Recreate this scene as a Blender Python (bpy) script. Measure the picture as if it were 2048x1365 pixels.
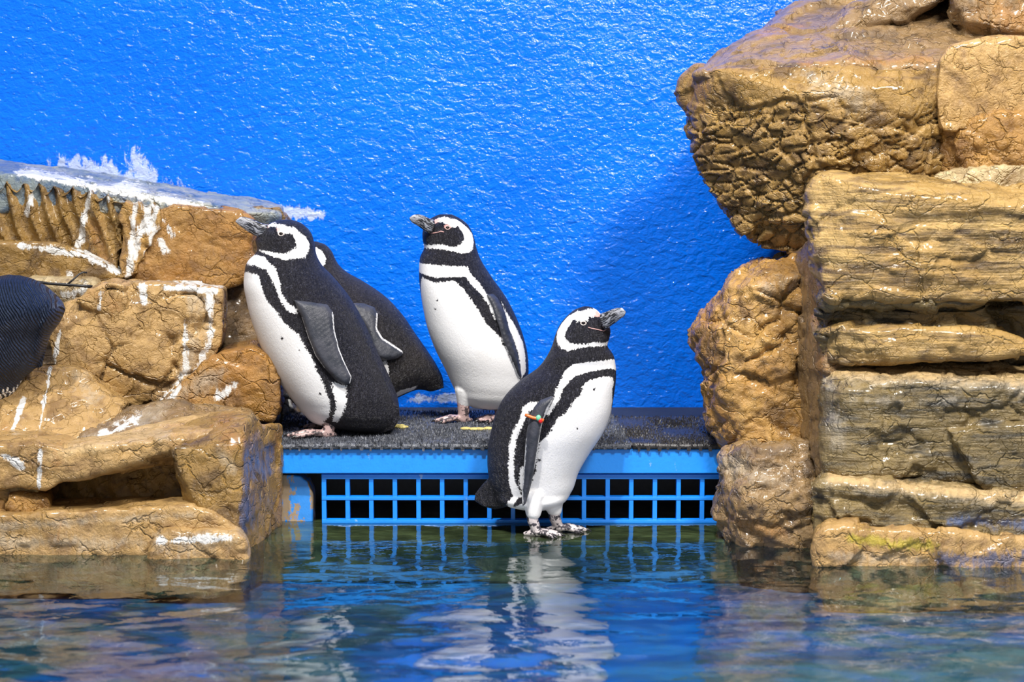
import bpy, bmesh, math, random
import numpy as np
from mathutils import Vector, Matrix, kdtree
from mathutils.geometry import delaunay_2d_cdt

for o in list(bpy.data.objects):
    bpy.data.objects.remove(o)
SC = bpy.context.scene
COL = SC.collection
rnd = random.Random(7)

# ------------------------------------------------------------------ camera
F = 4380.0; CX = 1024.0; CY = 682.5
CAMY = -6.0; CAMZ = 1.192; PITCH = math.radians(6.5)
cam = bpy.data.cameras.new('camera'); camo = bpy.data.objects.new('camera', cam)
COL.objects.link(camo); SC.camera = camo
camo.location = (0, CAMY, CAMZ); camo.rotation_euler = (math.pi/2 - PITCH, 0, 0)
cam.sensor_width = 36.0; cam.lens = F/2048*36.0
cam.clip_start = 0.1; cam.clip_end = 60
cam.dof.use_dof = True; cam.dof.focus_distance = 6.05; cam.dof.aperture_fstop = 3.2

# ------------------------------------------------------------------ world and lights
W = bpy.data.worlds.new('World'); SC.world = W; W.use_nodes = True
bg = W.node_tree.nodes['Background']; bg.inputs[0].default_value = (0.90, 0.94, 1.0, 1); bg.inputs[1].default_value = 0.24
def sun(name, az, el, strength, ang, col=(1, 1, 1)):
    l = bpy.data.lights.new(name, 'SUN'); l.energy = strength; l.angle = math.radians(ang); l.color = col
    o = bpy.data.objects.new(name, l); COL.objects.link(o)
    a = math.radians(az); e = math.radians(el)   # az: 0 = from the camera side, positive = from the right
    d = Vector((math.sin(a)*math.cos(e), -math.cos(a)*math.cos(e), math.sin(e)))
    o.rotation_euler = d.to_track_quat('Z', 'Y').to_euler(); o.location = d*6
    return o
sun('sun_light', -16, 60, 2.6, 1.5, (1.0, 0.96, 0.90))
def area(name, loc, target, size, power, col=(1, 1, 1)):
    l = bpy.data.lights.new(name, 'AREA'); l.energy = power; l.size = size; l.color = col
    o = bpy.data.objects.new(name, l); COL.objects.link(o); o.location = loc
    o.rotation_euler = (Vector(loc) - Vector(target)).to_track_quat('Z', 'Y').to_euler()
    return o
area('hall_lamp', (1.45, -2.7, 3.5), (0.1, 0.4, 0.7), 0.6, 180, (1.0, 0.95, 0.88))
area('ceiling_lamp', (-0.35, -1.9, 3.7), (-0.1, 0.5, 0.8), 0.4, 85, (1.0, 0.97, 0.92))
vs = SC.view_settings
vs.view_transform = 'Standard'; vs.look = 'None'; vs.exposure = 0.04; vs.gamma = 1.0; vs.use_curve_mapping = False

# ------------------------------------------------------------------ helpers
cp, sp = math.cos(PITCH), math.sin(PITCH)
def at(px, py, Y):
    dx = (px-CX)/F; dv = (CY-py)/F
    d = (dx, cp + dv*sp, -sp + dv*cp)
    t = (Y-CAMY)/d[1]
    return np.array((d[0]*t, Y, CAMZ + d[2]*t))
def proj(P):
    P = np.asarray(P, float)
    X = P[..., 0]; Yr = P[..., 1]-CAMY; Zr = P[..., 2]-CAMZ
    dep = Yr*cp - Zr*sp; up = Yr*sp + Zr*cp
    return np.stack([CX + F*X/dep, CY - F*up/dep], -1)

_rng = np.random.RandomState(3)
PERM = _rng.permutation(256)
GR = _rng.normal(size=(256, 3)); GR /= np.linalg.norm(GR, axis=1)[:, None]
JIT = _rng.rand(256, 3); RID = _rng.rand(256)
def hsh(i):
    return PERM[(PERM[(PERM[i[..., 0] & 255] + i[..., 1]) & 255] + i[..., 2]) & 255]
def perlin(P, seed=0):
    P = P + np.array((seed*17.31, seed*7.77, seed*3.19))
    i = np.floor(P).astype(int); f = P-i; u = f*f*f*(f*(f*6-15)+10)
    out = 0
    for dx in (0, 1):
        for dy in (0, 1):
            for dz in (0, 1):
                o = np.array((dx, dy, dz)); g = GR[hsh(i+o)]
                w = ((u[:, 0] if dx else 1-u[:, 0])*(u[:, 1] if dy else 1-u[:, 1])*(u[:, 2] if dz else 1-u[:, 2]))
                out = out + w*np.sum(g*(f-o), 1)
    return out
def fbm(P, oct=4, seed=0):
    s = 0; a = 1
    for k in range(oct):
        s = s + a*perlin(P*(2.03**k), seed+k*5); a *= 0.5
    return s
def ridged(P, oct=3, seed=0):
    s = 0; a = 1
    for k in range(oct):
        s = s + a*(1-2.2*np.abs(perlin(P*(2.03**k), seed+k*5))); a *= 0.5
    return s
def facets(P, s, seed):
    Q = P/s + seed*3.7; i = np.floor(Q).astype(int); f = Q-i
    F1 = np.full(len(P), 9.0); val = np.zeros(len(P))
    for dx in (-1, 0, 1):
        for dy in (-1, 0, 1):
            for dz in (-1, 0, 1):
                o = np.array((dx, dy, dz)); h = hsh(i+o); v = o + JIT[h] - f
                d = np.linalg.norm(v, axis=1); m = d < F1
                val = np.where(m, RID[h]*0.6 + np.sum(GR[(h*7+3) & 255]*v, 1), val); F1 = np.where(m, d, F1)
    return val*s
def voro(P):
    i = np.floor(P).astype(int); f = P-i
    F1 = np.full(len(P), 9.0); F2 = np.full(len(P), 9.0); cid = np.zeros(len(P))
    for dx in (-1, 0, 1):
        for dy in (-1, 0, 1):
            for dz in (-1, 0, 1):
                o = np.array((dx, dy, dz)); h = hsh(i+o)
                d = np.linalg.norm(o + JIT[h] - f, axis=1)
                m = d < F1
                F2 = np.where(m, F1, np.minimum(F2, d)); cid = np.where(m, RID[h], cid); F1 = np.where(m, d, F1)
    return F1, F2, cid
def sstep(a, b, x):
    t = np.clip((x-a)/(b-a), 0, 1); return t*t*(3-2*t)

def tag(o, label=None, cat=None, group=None, kind=None):
    if label: o['label'] = label
    if cat: o['category'] = cat
    if group: o['group'] = group
    if kind: o['kind'] = kind
    return o
def link(name, me, mat=None, parent=None, smooth=True):
    o = bpy.data.objects.new(name, me); COL.objects.link(o)
    if mat: me.materials.append(mat)
    if smooth: me.polygons.foreach_set('use_smooth', [True]*len(me.polygons))
    if parent:
        o.parent = parent
    return o
def empty(name, loc):
    o = bpy.data.objects.new(name, None); COL.objects.link(o); o.location = loc; o.empty_display_size = 0.05
    return o
def mesh_from(name, V, Fc):
    me = bpy.data.meshes.new(name); me.from_pydata([tuple(map(float, v)) for v in V], [], [tuple(map(int, f)) for f in Fc]); me.update()
    return me
def get_co(me):
    a = np.empty(len(me.vertices)*3); me.vertices.foreach_get('co', a); return a.reshape(-1, 3)
def get_no(me):
    a = np.empty(len(me.vertices)*3); me.vertices.foreach_get('normal', a); return a.reshape(-1, 3)
def set_co(me, P):
    me.vertices.foreach_set('co', np.ascontiguousarray(P, dtype=np.float32).ravel()); me.update()
def set_attr(me, name, vals):
    a = me.attributes.new(name, 'FLOAT', 'POINT'); a.data.foreach_set('value', np.ascontiguousarray(vals, dtype=np.float32))
def rebase(o, parent=None):
    """give a mesh built in world coordinates an origin at its base (or at its parent's origin)"""
    P = get_co(o.data)
    if parent is not None:
        set_co(o.data, P - np.array(parent.location)); o.parent = parent
    else:
        org = np.array(((P[:, 0].min()+P[:, 0].max())/2, (P[:, 1].min()+P[:, 1].max())/2, P[:, 2].min()))
        set_co(o.data, P-org); o.location = org
    return o
def remeshed(name, me, vox, smooth=4, fac=0.5):
    o = bpy.data.objects.new('tmp', me); COL.objects.link(o)
    m = o.modifiers.new('r', 'REMESH'); m.mode = 'VOXEL'; m.voxel_size = vox
    if smooth:
        s = o.modifiers.new('s', 'SMOOTH'); s.iterations = smooth; s.factor = fac
    dg = bpy.context.evaluated_depsgraph_get()
    out = bpy.data.meshes.new_from_object(o.evaluated_get(dg)); out.name = name
    bpy.data.objects.remove(o); bpy.data.meshes.remove(me)
    return out
def bm_mesh(name, bm):
    me = bpy.data.meshes.new(name); bm.to_mesh(me); bm.free(); return me
def box(name, x0, x1, y0, y1, z0, z1, mat, bev=0.003, parent=None, seg=2):
    bm = bmesh.new(); bmesh.ops.create_cube(bm, size=1)
    for v in bm.verts:
        v.co = Vector(((x0+x1)/2 + v.co.x*(x1-x0), (y0+y1)/2 + v.co.y*(y1-y0), (z0+z1)/2 + v.co.z*(z1-z0)))
    if bev: bmesh.ops.bevel(bm, geom=bm.edges[:], offset=bev, segments=seg, affect='EDGES', profile=0.5)
    o = link(name, bm_mesh(name, bm), mat, smooth=False)
    return rebase(o, parent)

# ------------------------------------------------------------------ materials
class NT:
    def __init__(s, name):
        s.m = bpy.data.materials.new(name); s.m.use_nodes = True; s.t = s.m.node_tree; s.t.nodes.clear()
        s.out = s.n('ShaderNodeOutputMaterial')
    def n(s, ty, ins=None, **kw):
        nd = s.t.nodes.new(ty)
        for k, v in kw.items(): setattr(nd, k, v)
        for k, v in (ins or {}).items(): s.set(nd, k, v)
        return nd
    def set(s, nd, k, v):
        sock = nd.inputs[k]
        if hasattr(v, 'links') or isinstance(v, bpy.types.NodeSocket): s.t.links.new(v, sock)
        elif hasattr(v, 'outputs'): s.t.links.new(v.outputs[0], sock)
        else: sock.default_value = v
    def math(s, op, a, b=0.0, c=None):
        nd = s.n('ShaderNodeMath', operation=op); s.set(nd, 0, a); s.set(nd, 1, b)
        if c is not None: s.set(nd, 2, c)
        return nd.outputs[0]
    def pos(s): return s.n('ShaderNodeNewGeometry').outputs['Position']
    def mapped(s, vec, scale=(1, 1, 1), rot=(0, 0, 0), loc=(0, 0, 0)):
        return s.n('ShaderNodeMapping', {'Vector': vec, 'Scale': scale, 'Rotation': rot, 'Location': loc}).outputs[0]
    def noise(s, vec, scale, detail=4, rough=0.55, dist=0.0):
        return s.n('ShaderNodeTexNoise', {'Vector': vec, 'Scale': scale, 'Detail': detail, 'Roughness': rough, 'Distortion': dist}).outputs['Fac']
    def attr(s, name): return s.n('ShaderNodeAttribute', attribute_name=name).outputs['Fac']
    def ramp(s, fac, a, b, smooth=True):
        nd = s.n('ShaderNodeMapRange', {'Value': fac, 'From Min': a, 'From Max': b}); nd.interpolation_type = 'SMOOTHSTEP' if smooth else 'LINEAR'
        return nd.outputs[0]
    def mix(s, fac, a, b):
        nd = s.n('ShaderNodeMix', data_type='RGBA'); s.set(nd, 0, fac); s.set(nd, 6, a); s.set(nd, 7, b); return nd.outputs[2]
    def bump(s, h, strength, dist, normal=None):
        nd = s.n('ShaderNodeBump', {'Height': h, 'Strength': strength, 'Distance': dist})
        if normal is not None: s.set(nd, 'Normal', normal)
        return nd.outputs[0]
    def bsdf(s, **kw):
        nd = s.n('ShaderNodeBsdfPrincipled')
        for k, v in kw.items(): s.set(nd, k.replace('_', ' '), v)
        s.t.links.new(nd.outputs[0], s.out.inputs[0]); return nd
def rgb(r, g, b): return (r, g, b, 1)

def rock_mat(name, c1, c2, c3, rough=0.36, streak=False):
    c1 = (c1[0]*.92, c1[1]*.83, c1[2]*.58); c2 = (c2[0]*.92, c2[1]*.84, c2[2]*.60); c3 = (c3[0]*.74, c3[1]*.68, c3[2]*.55)
    t = NT(name); p = t.pos()
    n1 = t.noise(p, 3.2, 5, 0.6, 0.4); n2 = t.noise(p, 14, 6, 0.65, 0.3)
    if streak: n2 = t.noise(t.mapped(p, (0.35, 0.35, 2.2)), 16, 6, 0.65, 0.5)
    c = t.mix(t.ramp(n1, 0.38, 0.62), rgb(*c1), rgb(*c2))
    c = t.mix(t.math('MULTIPLY', t.ramp(n2, 0.46, 0.66), 0.95), c, rgb(*c3))
    sp_ = t.ramp(t.noise(p, 120, 2, 0.5), 0.62, 0.74)
    c = t.mix(t.math('MULTIPLY', sp_, 0.35), c, rgb(c1[0]*0.35, c1[1]*0.33, c1[2]*0.3))
    # stains: droppings, paint, algae; blue also paints navy shading low at right
    ns = t.math('SUBTRACT', t.noise(t.mapped(p, (1, 1, 0.35)), 60, 6, 0.75, 0.6), 0.5)
    nl = t.math('SUBTRACT', t.noise(p, 13, 4, 0.6, 0.8), 0.5)
    nn = t.math('ADD', t.math('MULTIPLY', ns, 0.55), t.math('MULTIPLY', nl, 0.45))
    def stain(att, col, amp, c, hi=0.8, wid=0.5):
        v = t.math('ADD', t.attr(att), t.math('MULTIPLY', nn, amp))
        return t.mix(t.math('MULTIPLY', t.ramp(v, 0.15, 0.15+wid), hi), c, rgb(*col))
    c = stain('wash', (0.50, 0.44, 0.35), 5.0, c, 0.45, 1.2)
    c = stain('sand', (0.56, 0.38, 0.17), 3.0, c, 0.85, 0.9)
    c = stain('blue', (0.05, 0.10, 0.25), 6.0, c, 0.7, 0.9)
    c = stain('algae', (0.42, 0.33, 0.02), 5.0, c, 0.8, 0.8)
    c = stain('rust', (0.36, 0.175, 0.045), 5.0, c, 0.7, 1.3)
    c = stain('white', (0.80, 0.80, 0.79), 6.5, c, 0.92, 0.5)
    r = t.ramp(t.noise(p, 7, 4, 0.6), 0.3, 0.7, False)
    ro = t.n('ShaderNodeMapRange', {'Value': r, 'To Min': rough-0.10, 'To Max': rough+0.16}).outputs[0]
    h = t.math('ADD', t.noise(p, 42, 7, 0.68, 0.5), t.math('MULTIPLY', t.noise(p, 150, 3, 0.6), 0.3))
    wv = t.n('ShaderNodeVectorMath', {0: p, 1: t.n('ShaderNodeVectorMath', {0: t.n('ShaderNodeTexNoise', {'Vector': p, 'Scale': 16.0, 'Detail': 4.0}).outputs['Color'], 1: (0.07, 0.07, 0.07)}, operation='MULTIPLY').outputs[0]}, operation='ADD').outputs[0]
    for sc_, am_ in ((13.0, 0.9), (34.0, 0.5)):
        vd = t.n('ShaderNodeTexVoronoi', {'Vector': t.mapped(wv, (0.8, 0.8, 1.25)), 'Scale': sc_}, feature='DISTANCE_TO_EDGE').outputs['Distance']
        mk = t.ramp(t.noise(p, sc_*0.5, 2, 0.5), 0.44, 0.58)
        h = t.math('SUBTRACT', h, t.math('MULTIPLY', t.math('MULTIPLY', t.ramp(vd, 0.05, 0.0), mk), am_))
    if streak:
        h = t.math('ADD', h, t.math('MULTIPLY', t.noise(t.mapped(p, (0.3, 0.3, 3.0)), 22, 5, 0.6, 0.4), 1.2))
    t.bsdf(Base_Color=c, Roughness=ro, Normal=t.bump(h, 0.75, 0.012), Specular_IOR_Level=0.6, Coat_Weight=0.30, Coat_Roughness=0.14)
    return t.m
GOLD = rock_mat('rock_gold', (0.40, 0.225, 0.068), (0.46, 0.29, 0.11), (0.22, 0.125, 0.042))
ORANGE = rock_mat('rock_orange', (0.38, 0.195, 0.050), (0.38, 0.22, 0.075), (0.25, 0.13, 0.04))
TAN = rock_mat('rock_tan', (0.50, 0.345, 0.185), (0.45, 0.295, 0.135), (0.31, 0.19, 0.078))
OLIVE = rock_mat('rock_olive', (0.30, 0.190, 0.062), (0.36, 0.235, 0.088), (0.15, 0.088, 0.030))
LEDGEROCK = rock_mat('rock_blue_smeared', (0.22, 0.30, 0.46), (0.40, 0.44, 0.52), (0.09, 0.19, 0.42))
LAYER = rock_mat('rock_layered', (0.50, 0.36, 0.175), (0.40, 0.265, 0.105), (0.10, 0.062, 0.028), streak=True)
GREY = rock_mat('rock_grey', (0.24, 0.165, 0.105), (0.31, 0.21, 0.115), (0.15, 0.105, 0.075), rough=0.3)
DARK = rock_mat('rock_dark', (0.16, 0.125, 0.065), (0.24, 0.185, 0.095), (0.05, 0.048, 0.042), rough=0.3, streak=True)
PALE = rock_mat('rock_pale', (0.50, 0.43, 0.33), (0.55, 0.47, 0.36), (0.36, 0.26, 0.15))

def wall_mat():
    t = NT('blue_wall_paint'); p = t.pos()
    n1 = t.noise(p, 1.6, 3, 0.5); n2 = t.noise(p, 30, 5, 0.6)
    c = t.mix(t.ramp(n1, 0.3, 0.7), rgb(0.001, 0.138, 0.82), rgb(0.002, 0.165, 0.90))
    c = t.mix(t.math('MULTIPLY', t.ramp(n2, 0.5, 0.75), 0.25), c, rgb(0.01, 0.19, 0.90))
    nw = t.noise(t.mapped(p, (1, 1, 0.45)), 38, 6, 0.75, 0.4)
    v = t.math('ADD', t.attr('scuff'), t.math('MULTIPLY', t.math('SUBTRACT', nw, 0.5), 4.5))
    c = t.mix(t.math('MULTIPLY', t.ramp(v, 0.1, 0.6), 0.75), c, rgb(0.55, 0.62, 0.75))
    spk = t.ramp(t.noise(p, 60, 2, 0.4), 0.74, 0.80)
    c = t.mix(t.math('MULTIPLY', spk, 0.6), c, rgb(0.45, 0.6, 0.9))
    h = t.math('ADD', t.noise(t.mapped(p, (1, 1, 1.5), (0, 0.5, 0)), 30, 3, 0.5, 0.6), t.math('MULTIPLY', t.noise(t.mapped(p, (1, 1, 1.6), (0, 0.4, 0)), 95, 3, 0.5, 0.5), 0.30))
    t.bsdf(Base_Color=c, Roughness=0.14, Specular_IOR_Level=0.5, Normal=t.bump(h, 0.55, 0.014))
    return t.m
def paint_mat(name, col, rough=0.4, wear=0.0, under=(0.3, 0.2, 0.1)):
    t = NT(name); p = t.pos()
    n = t.noise(p, 26, 5, 0.7)
    c = t.mix(t.math('MULTIPLY', t.ramp(n, 0.45, 0.7), 0.25), rgb(*col), rgb(col[0]*0.6, col[1]*0.7, col[2]*0.8))
    wm = t.ramp(t.noise(t.mapped(p, (1, 1, 0.5)), 22, 5, 0.65), 0.66-wear*0.2, 0.70-wear*0.2)
    c = t.mix(t.math('MULTIPLY', wm, 1.0 if wear > 0.4 else 0.5), c, rgb(*under))
    t.bsdf(Base_Color=c, Roughness=rough, Normal=t.bump(t.noise(p, 80, 4), 0.25, 0.004))
    return t.m
def simple(name, col, rough=0.5, var=0.3, scale=60, bump=0.3, bd=0.003, spec=0.5):
    t = NT(name); p = t.pos(); n = t.noise(p, scale, 4, 0.6)
    c = t.mix(t.ramp(n, 0.35, 0.7), rgb(*col), rgb(*(x*(1-var) for x in col)))
    t.bsdf(Base_Color=c, Roughness=rough, Specular_IOR_Level=spec, Normal=t.bump(n, bump, bd))
    return t.m
WALL = wall_mat()
BLUE = paint_mat('blue_fascia_paint', (0.012, 0.27, 0.92), 0.35, 0.0, (0.5, 0.6, 0.75))
BLUEG = paint_mat('blue_grille_plastic', (0.006, 0.24, 0.90), 0.32, 0.0, (0.4, 0.55, 0.8))
POST = paint_mat('peeling_blue_paint', (0.03, 0.25, 0.75), 0.4, 0.85, (0.32, 0.24, 0.16))
MAT = simple('rubber_mat_fibre', (0.115, 0.125, 0.155), 0.3, 0.75, 70, 0.9, 0.008)
MAT2 = simple('rubber_mat_smooth', (0.040, 0.038, 0.040), 0.3, 0.4, 140, 0.6, 0.004)
DECK = simple('dark_deck', (0.015, 0.017, 0.022), 0.5)
LEDGE = simple('wet_brown_ledge', (0.55, 0.36, 0.14), 0.25, 0.45, 18, 0.4, 0.006)
CABLE = simple('black_rubber', (0.012, 0.012, 0.014), 0.45)
DROP = simple('yellow_dropping', (0.62, 0.52, 0.18), 0.6, 0.4, 80)
def floor_mat():
    t = NT('pool_floor'); p = t.pos()
    n = t.noise(p, 2.2, 5, 0.65, 0.6); n2 = t.noise(p, 9, 4, 0.6)
    c = t.mix(t.ramp(n, 0.40, 0.60), rgb(0.008, 0.18, 0.56), rgb(0.13, 0.21, 0.22))
    c = t.mix(t.math('MULTIPLY', t.ramp(n2, 0.5, 0.7), 0.5), c, rgb(0.015, 0.22, 0.42))
    t.bsdf(Base_Color=c, Roughness=0.7)
    return t.m
def water_mat():
    t = NT('pool_water'); p = t.pos()
    h = t.noise(t.mapped(p, (0.8, 1.0, 1)), 26, 3, 0.5, 0.3)
    nrm = t.bump(h, 0.10, 0.01)
    fr = t.n('ShaderNodeFresnel', {'IOR': 2.0, 'Normal': nrm}).outputs[0]
    tr = t.n('ShaderNodeBsdfTransparent', {'Color': rgb(0.46, 0.72, 0.80)})
    gl = t.n('ShaderNodeBsdfGlossy', {'Color': rgb(1, 1, 1), 'Roughness': 0.015, 'Normal': nrm})
    mx = t.n('ShaderNodeMixShader', {0: fr, 1: tr.outputs[0], 2: gl.outputs[0]})
    t.t.links.new(mx.outputs[0], t.out.inputs[0])
    return t.m

# ------------------------------------------------------------------ setting
WY = 0.80
def build_wall():
    x0, x1, z0, z1, d = -2.4, 2.4, -0.2, 2.6, 0.012
    nx = int((x1-x0)/d); nz = int((z1-z0)/d)
    X, Z = np.meshgrid(np.linspace(x0, x1, nx+1), np.linspace(z0, z1, nz+1))
    P = np.stack([X.ravel(), np.full(X.size, WY), Z.ravel()], 1)
    P[:, 1] += 0.006*perlin(P*4, 2) + 0.0020*perlin(P*np.array((26, 26, 34)), 4)
    idx = np.arange(P.shape[0]).reshape(nz+1, nx+1)
    Q = np.stack([idx[:-1, :-1], idx[:-1, 1:], idx[1:, 1:], idx[1:, :-1]], -1).reshape(-1, 4)
    me = mesh_from('wall_back', P, Q)
    sc = np.full(len(P), -3.0)
    for (pl, r) in (([(120, 335), (210, 350), (330, 385), (370, 400)], 26), ([(265, 310), (285, 345), (300, 380)], 22), ([(170, 320), (200, 345)], 14),
                    ([(210, 318), (232, 355)], 12), ([(560, 420), (640, 430)], 12), ([(820, 800), (900, 795), (960, 805)], 10), ([(700, 790), (760, 800)], 12)):
        w = np.array([at(x, y, WY)[[0, 2]] for x, y in pl]); r = r/640.
        for k in range(len(w)-1):
            a, b = w[k], w[k+1]; ab = b-a
            tt = np.clip(((P[:, [0, 2]]-a)@ab)/(ab@ab), 0, 1)
            dd = np.linalg.norm(P[:, [0, 2]] - a - tt[:, None]*ab, axis=1)
            sc = np.maximum(sc, 1.0 - dd/r*1.0)
    set_attr(me, 'scuff', np.clip(sc, -3, 1))
    o = link('wall_back', me, WALL)
    tag(o, 'bright blue painted wall with lumpy glossy relief', 'wall', kind='structure')
    return o
build_wall()
box('floor', -2.4, 2.4, -4.5, 0.79, -0.20, -0.12, floor_mat(), 0)
tag(bpy.data.objects['floor'], 'teal and brown mottled pool floor under the water', 'floor', kind='structure')

def build_water():
    x0, x1, y0, y1, d = -2.3, 2.3, -3.2, 0.78, 0.013
    nx = int((x1-x0)/d); ny = int((y1-y0)/d)
    X, Y = np.meshgrid(np.linspace(x0, x1, nx+1), np.linspace(y0, y1, ny+1))
    P = np.stack([X.ravel(), Y.ravel(), np.zeros(X.size)], 1)
    g = sstep(0.1, -0.9, P[:, 1])*0.75 + 0.25
    z = 0.0060*perlin(P*np.array((2.6, 4.0, 1)), 1) + 0.0048*perlin(P*np.array((7.0, 9.5, 1)) + 0.6*perlin(P*3, 8)[:, None], 2) + 0.0020*perlin(P*np.array((15, 20, 1)), 3) + 0.0006*perlin(P*np.array((30, 40, 1)), 6)
    P[:, 2] = z*g
    idx = np.arange(P.shape[0]).reshape(ny+1, nx+1)
    Q = np.stack([idx[:-1, :-1], idx[:-1, 1:], idx[1:, 1:], idx[1:, :-1]], -1).reshape(-1, 4)
    o = link('pool_water', mesh_from('pool_water', P, Q), water_mat())
    tag(o, 'rippling clear pool water reflecting the blue wall and penguins', 'water', kind='stuff')
build_water()

# platform: deck, fascia board, grille, mats ------------------------------------
HP = at(1000, 896, -0.02)[2]
PX0 = at(548, 900, 0)[0]; PX1 = at(1476, 900, 0)[0]
zf = at(1000, 948, -0.02)[2]
plat = empty('feeding_platform', ((PX0+PX1)/2, 0.35, 0))
tag(plat, 'low blue platform with a plain front board against the wall', 'platform')
box('deck', PX0, PX1, 0.005, WY-0.012, HP-0.035, HP-0.004, DECK, 0.002, plat)
box('fascia_board', PX0, PX1, -0.02, 0.004, zf, HP-0.004, BLUE, 0.003, plat)
box('void_shade_panel', PX0, PX1, 0.30, 0.32, -0.003, HP-0.036, DECK, 0, plat)  # added dark panel, keeps the void behind the grille black
box('pool_ledge', PX0-0.02, PX1+0.06, -0.24, WY-0.012, -0.12, -0.004, LEDGE, 0.008)
tag(bpy.data.objects['pool_ledge'], 'wet brown ledge just under the water before the grille', 'ledge')

gr = empty('plastic_grille', (at(1030, 1000, 0)[0], 0, 0))
tag(gr, 'blue plastic grille of square openings below the front board', 'grille')
gz = [at(1000, y, 0)[2] for y in (953.5, 997, 1043)]
vb = None
gx0 = at(648, 1000, 0)[0]; gst = 47.7/F*6.0/0.9945
for k in range(18):
    x = gx0 + k*gst
    if vb is None:
        vb = box('vertical_bar', x-0.0062, x+0.0062, -0.004, 0.022, -0.010, gz[0]+0.006, BLUEG, 0.0015, gr)
        base = x
    else:
        c = vb.copy(); COL.objects.link(c); c.location = (x-base, 0, 0); c.parent = gr
for z, hh in zip(gz, (0.007, 0.005, 0.005)):
    box('horizontal_bar', gx0-0.0062, gx0+17*gst+0.006, -0.0055, 0.020, z-hh, z+hh, BLUEG, 0.0015, gr)

def fibre_mat(name, x0, x1, y0, y1, mat, n, hgt, label, skew=0.0):
    bm = bmesh.new()
    nx, ny = 60, 24
    t = 0.011
    P = [[None]*(ny+1) for _ in range(nx+1)]
    top = []
    for i in range(nx+1):
        for j in range(ny+1):
            x = x0+(x1-x0)*i/nx + skew*(j/ny); y = y0+(y1-y0)*j/ny
            top.append((x, y, HP + t + 0.003*math.sin(x*23)*math.cos(y*17) * (1 if 0 < j < ny else 0.4)))
    V = list(top)+[(x, y, HP-0.003) for x, y, z in top]
    N = len(top); q = lambda i, j: i*(ny+1)+j
    Fc = []
    for i in range(nx):
        for j in range(ny):
            Fc.append((q(i, j), q(i+1, j), q(i+1, j+1), q(i, j+1))); Fc.append((N+q(i, j), N+q(i, j+1), N+q(i+1, j+1), N+q(i+1, j)))
    for i in range(nx):
        Fc.append((q(i, 0), N+q(i, 0), N+q(i+1, 0), q(i+1, 0))); Fc.append((q(i, ny), q(i+1, ny), N+q(i+1, ny), N+q(i, ny)))
    for j in range(ny):
        Fc.append((q(0, j), q(0, j+1), N+q(0, j+1), N+q(0, j))); Fc.append((q(nx, j), N+q(nx, j), N+q(nx, j+1), q(nx, j+1)))
    o = link(name, mesh_from(name, V, Fc), mat); rebase(o)
    tag(o, label, 'mat')
    # pile
    r = random.Random(n); V = []; Fc = []
    for _ in range(n):
        u = r.random()**1.3; x = x0+(x1-x0)*r.random() + skew*u; y = y0+(y1-y0)*u
        h = hgt*(0.5+r.random()); w = 0.0022+0.002*r.random(); a = r.random()*6.28
        b = len(V); lx, ly = (r.random()-.5)*h*1.3, (r.random()-.5)*h*1.3
        for k in range(3):
            V.append((x+w*math.cos(a+k*2.09), y+w*math.sin(a+k*2.09), HP+t-0.004))
        V.append((x+lx, y+ly, HP+t+h))
        Fc += [(b, b+1, b+3), (b+1, b+2, b+3), (b+2, b, b+3)]
    # drip nubs along the front edge
    for k in range(int((x1-x0)/0.028)):
        x = x0+0.012+k*0.028+r.random()*0.008; w = 0.003+0.004*r.random(); d = 0.006+0.007*r.random()
        b = len(V)
        for (sx, sy, sz) in ((-1, 0, 1), (1, 0, 1), (1, 1, 1), (-1, 1, 1), (-.7, 0, 0), (.7, 0, 0), (.7, 1, 0), (-.7, 1, 0)):
            V.append((x+sx*w, y0-0.004+sy*0.008, HP+0.004-(0 if sz else d)))
        Fc += [(b, b+1, b+2, b+3), (b+7, b+6, b+5, b+4), (b, b+4, b+5, b+1), (b+1, b+5, b+6, b+2), (b+2, b+6, b+7, b+3), (b+3, b+7, b+4, b)]
    p = link('pile', mesh_from('pile', V, Fc), mat, smooth=False); rebase(p, o); p['kind'] = 'stuff'
    return o
mx = at(1262, 892, -0.02)[0]
fibre_mat('rubber_mat', PX0+0.004, mx, -0.030, 0.60, MAT, 15000, 0.006, 'charcoal fibre mat on the platform under the standing penguins', skew=-0.03)
fibre_mat('rubber_mat', mx+0.004, PX1-0.03, -0.026, 0.50, MAT2, 3500, 0.0035, 'smoother black mat on the platform beside the right rocks', skew=-0.03)

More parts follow.
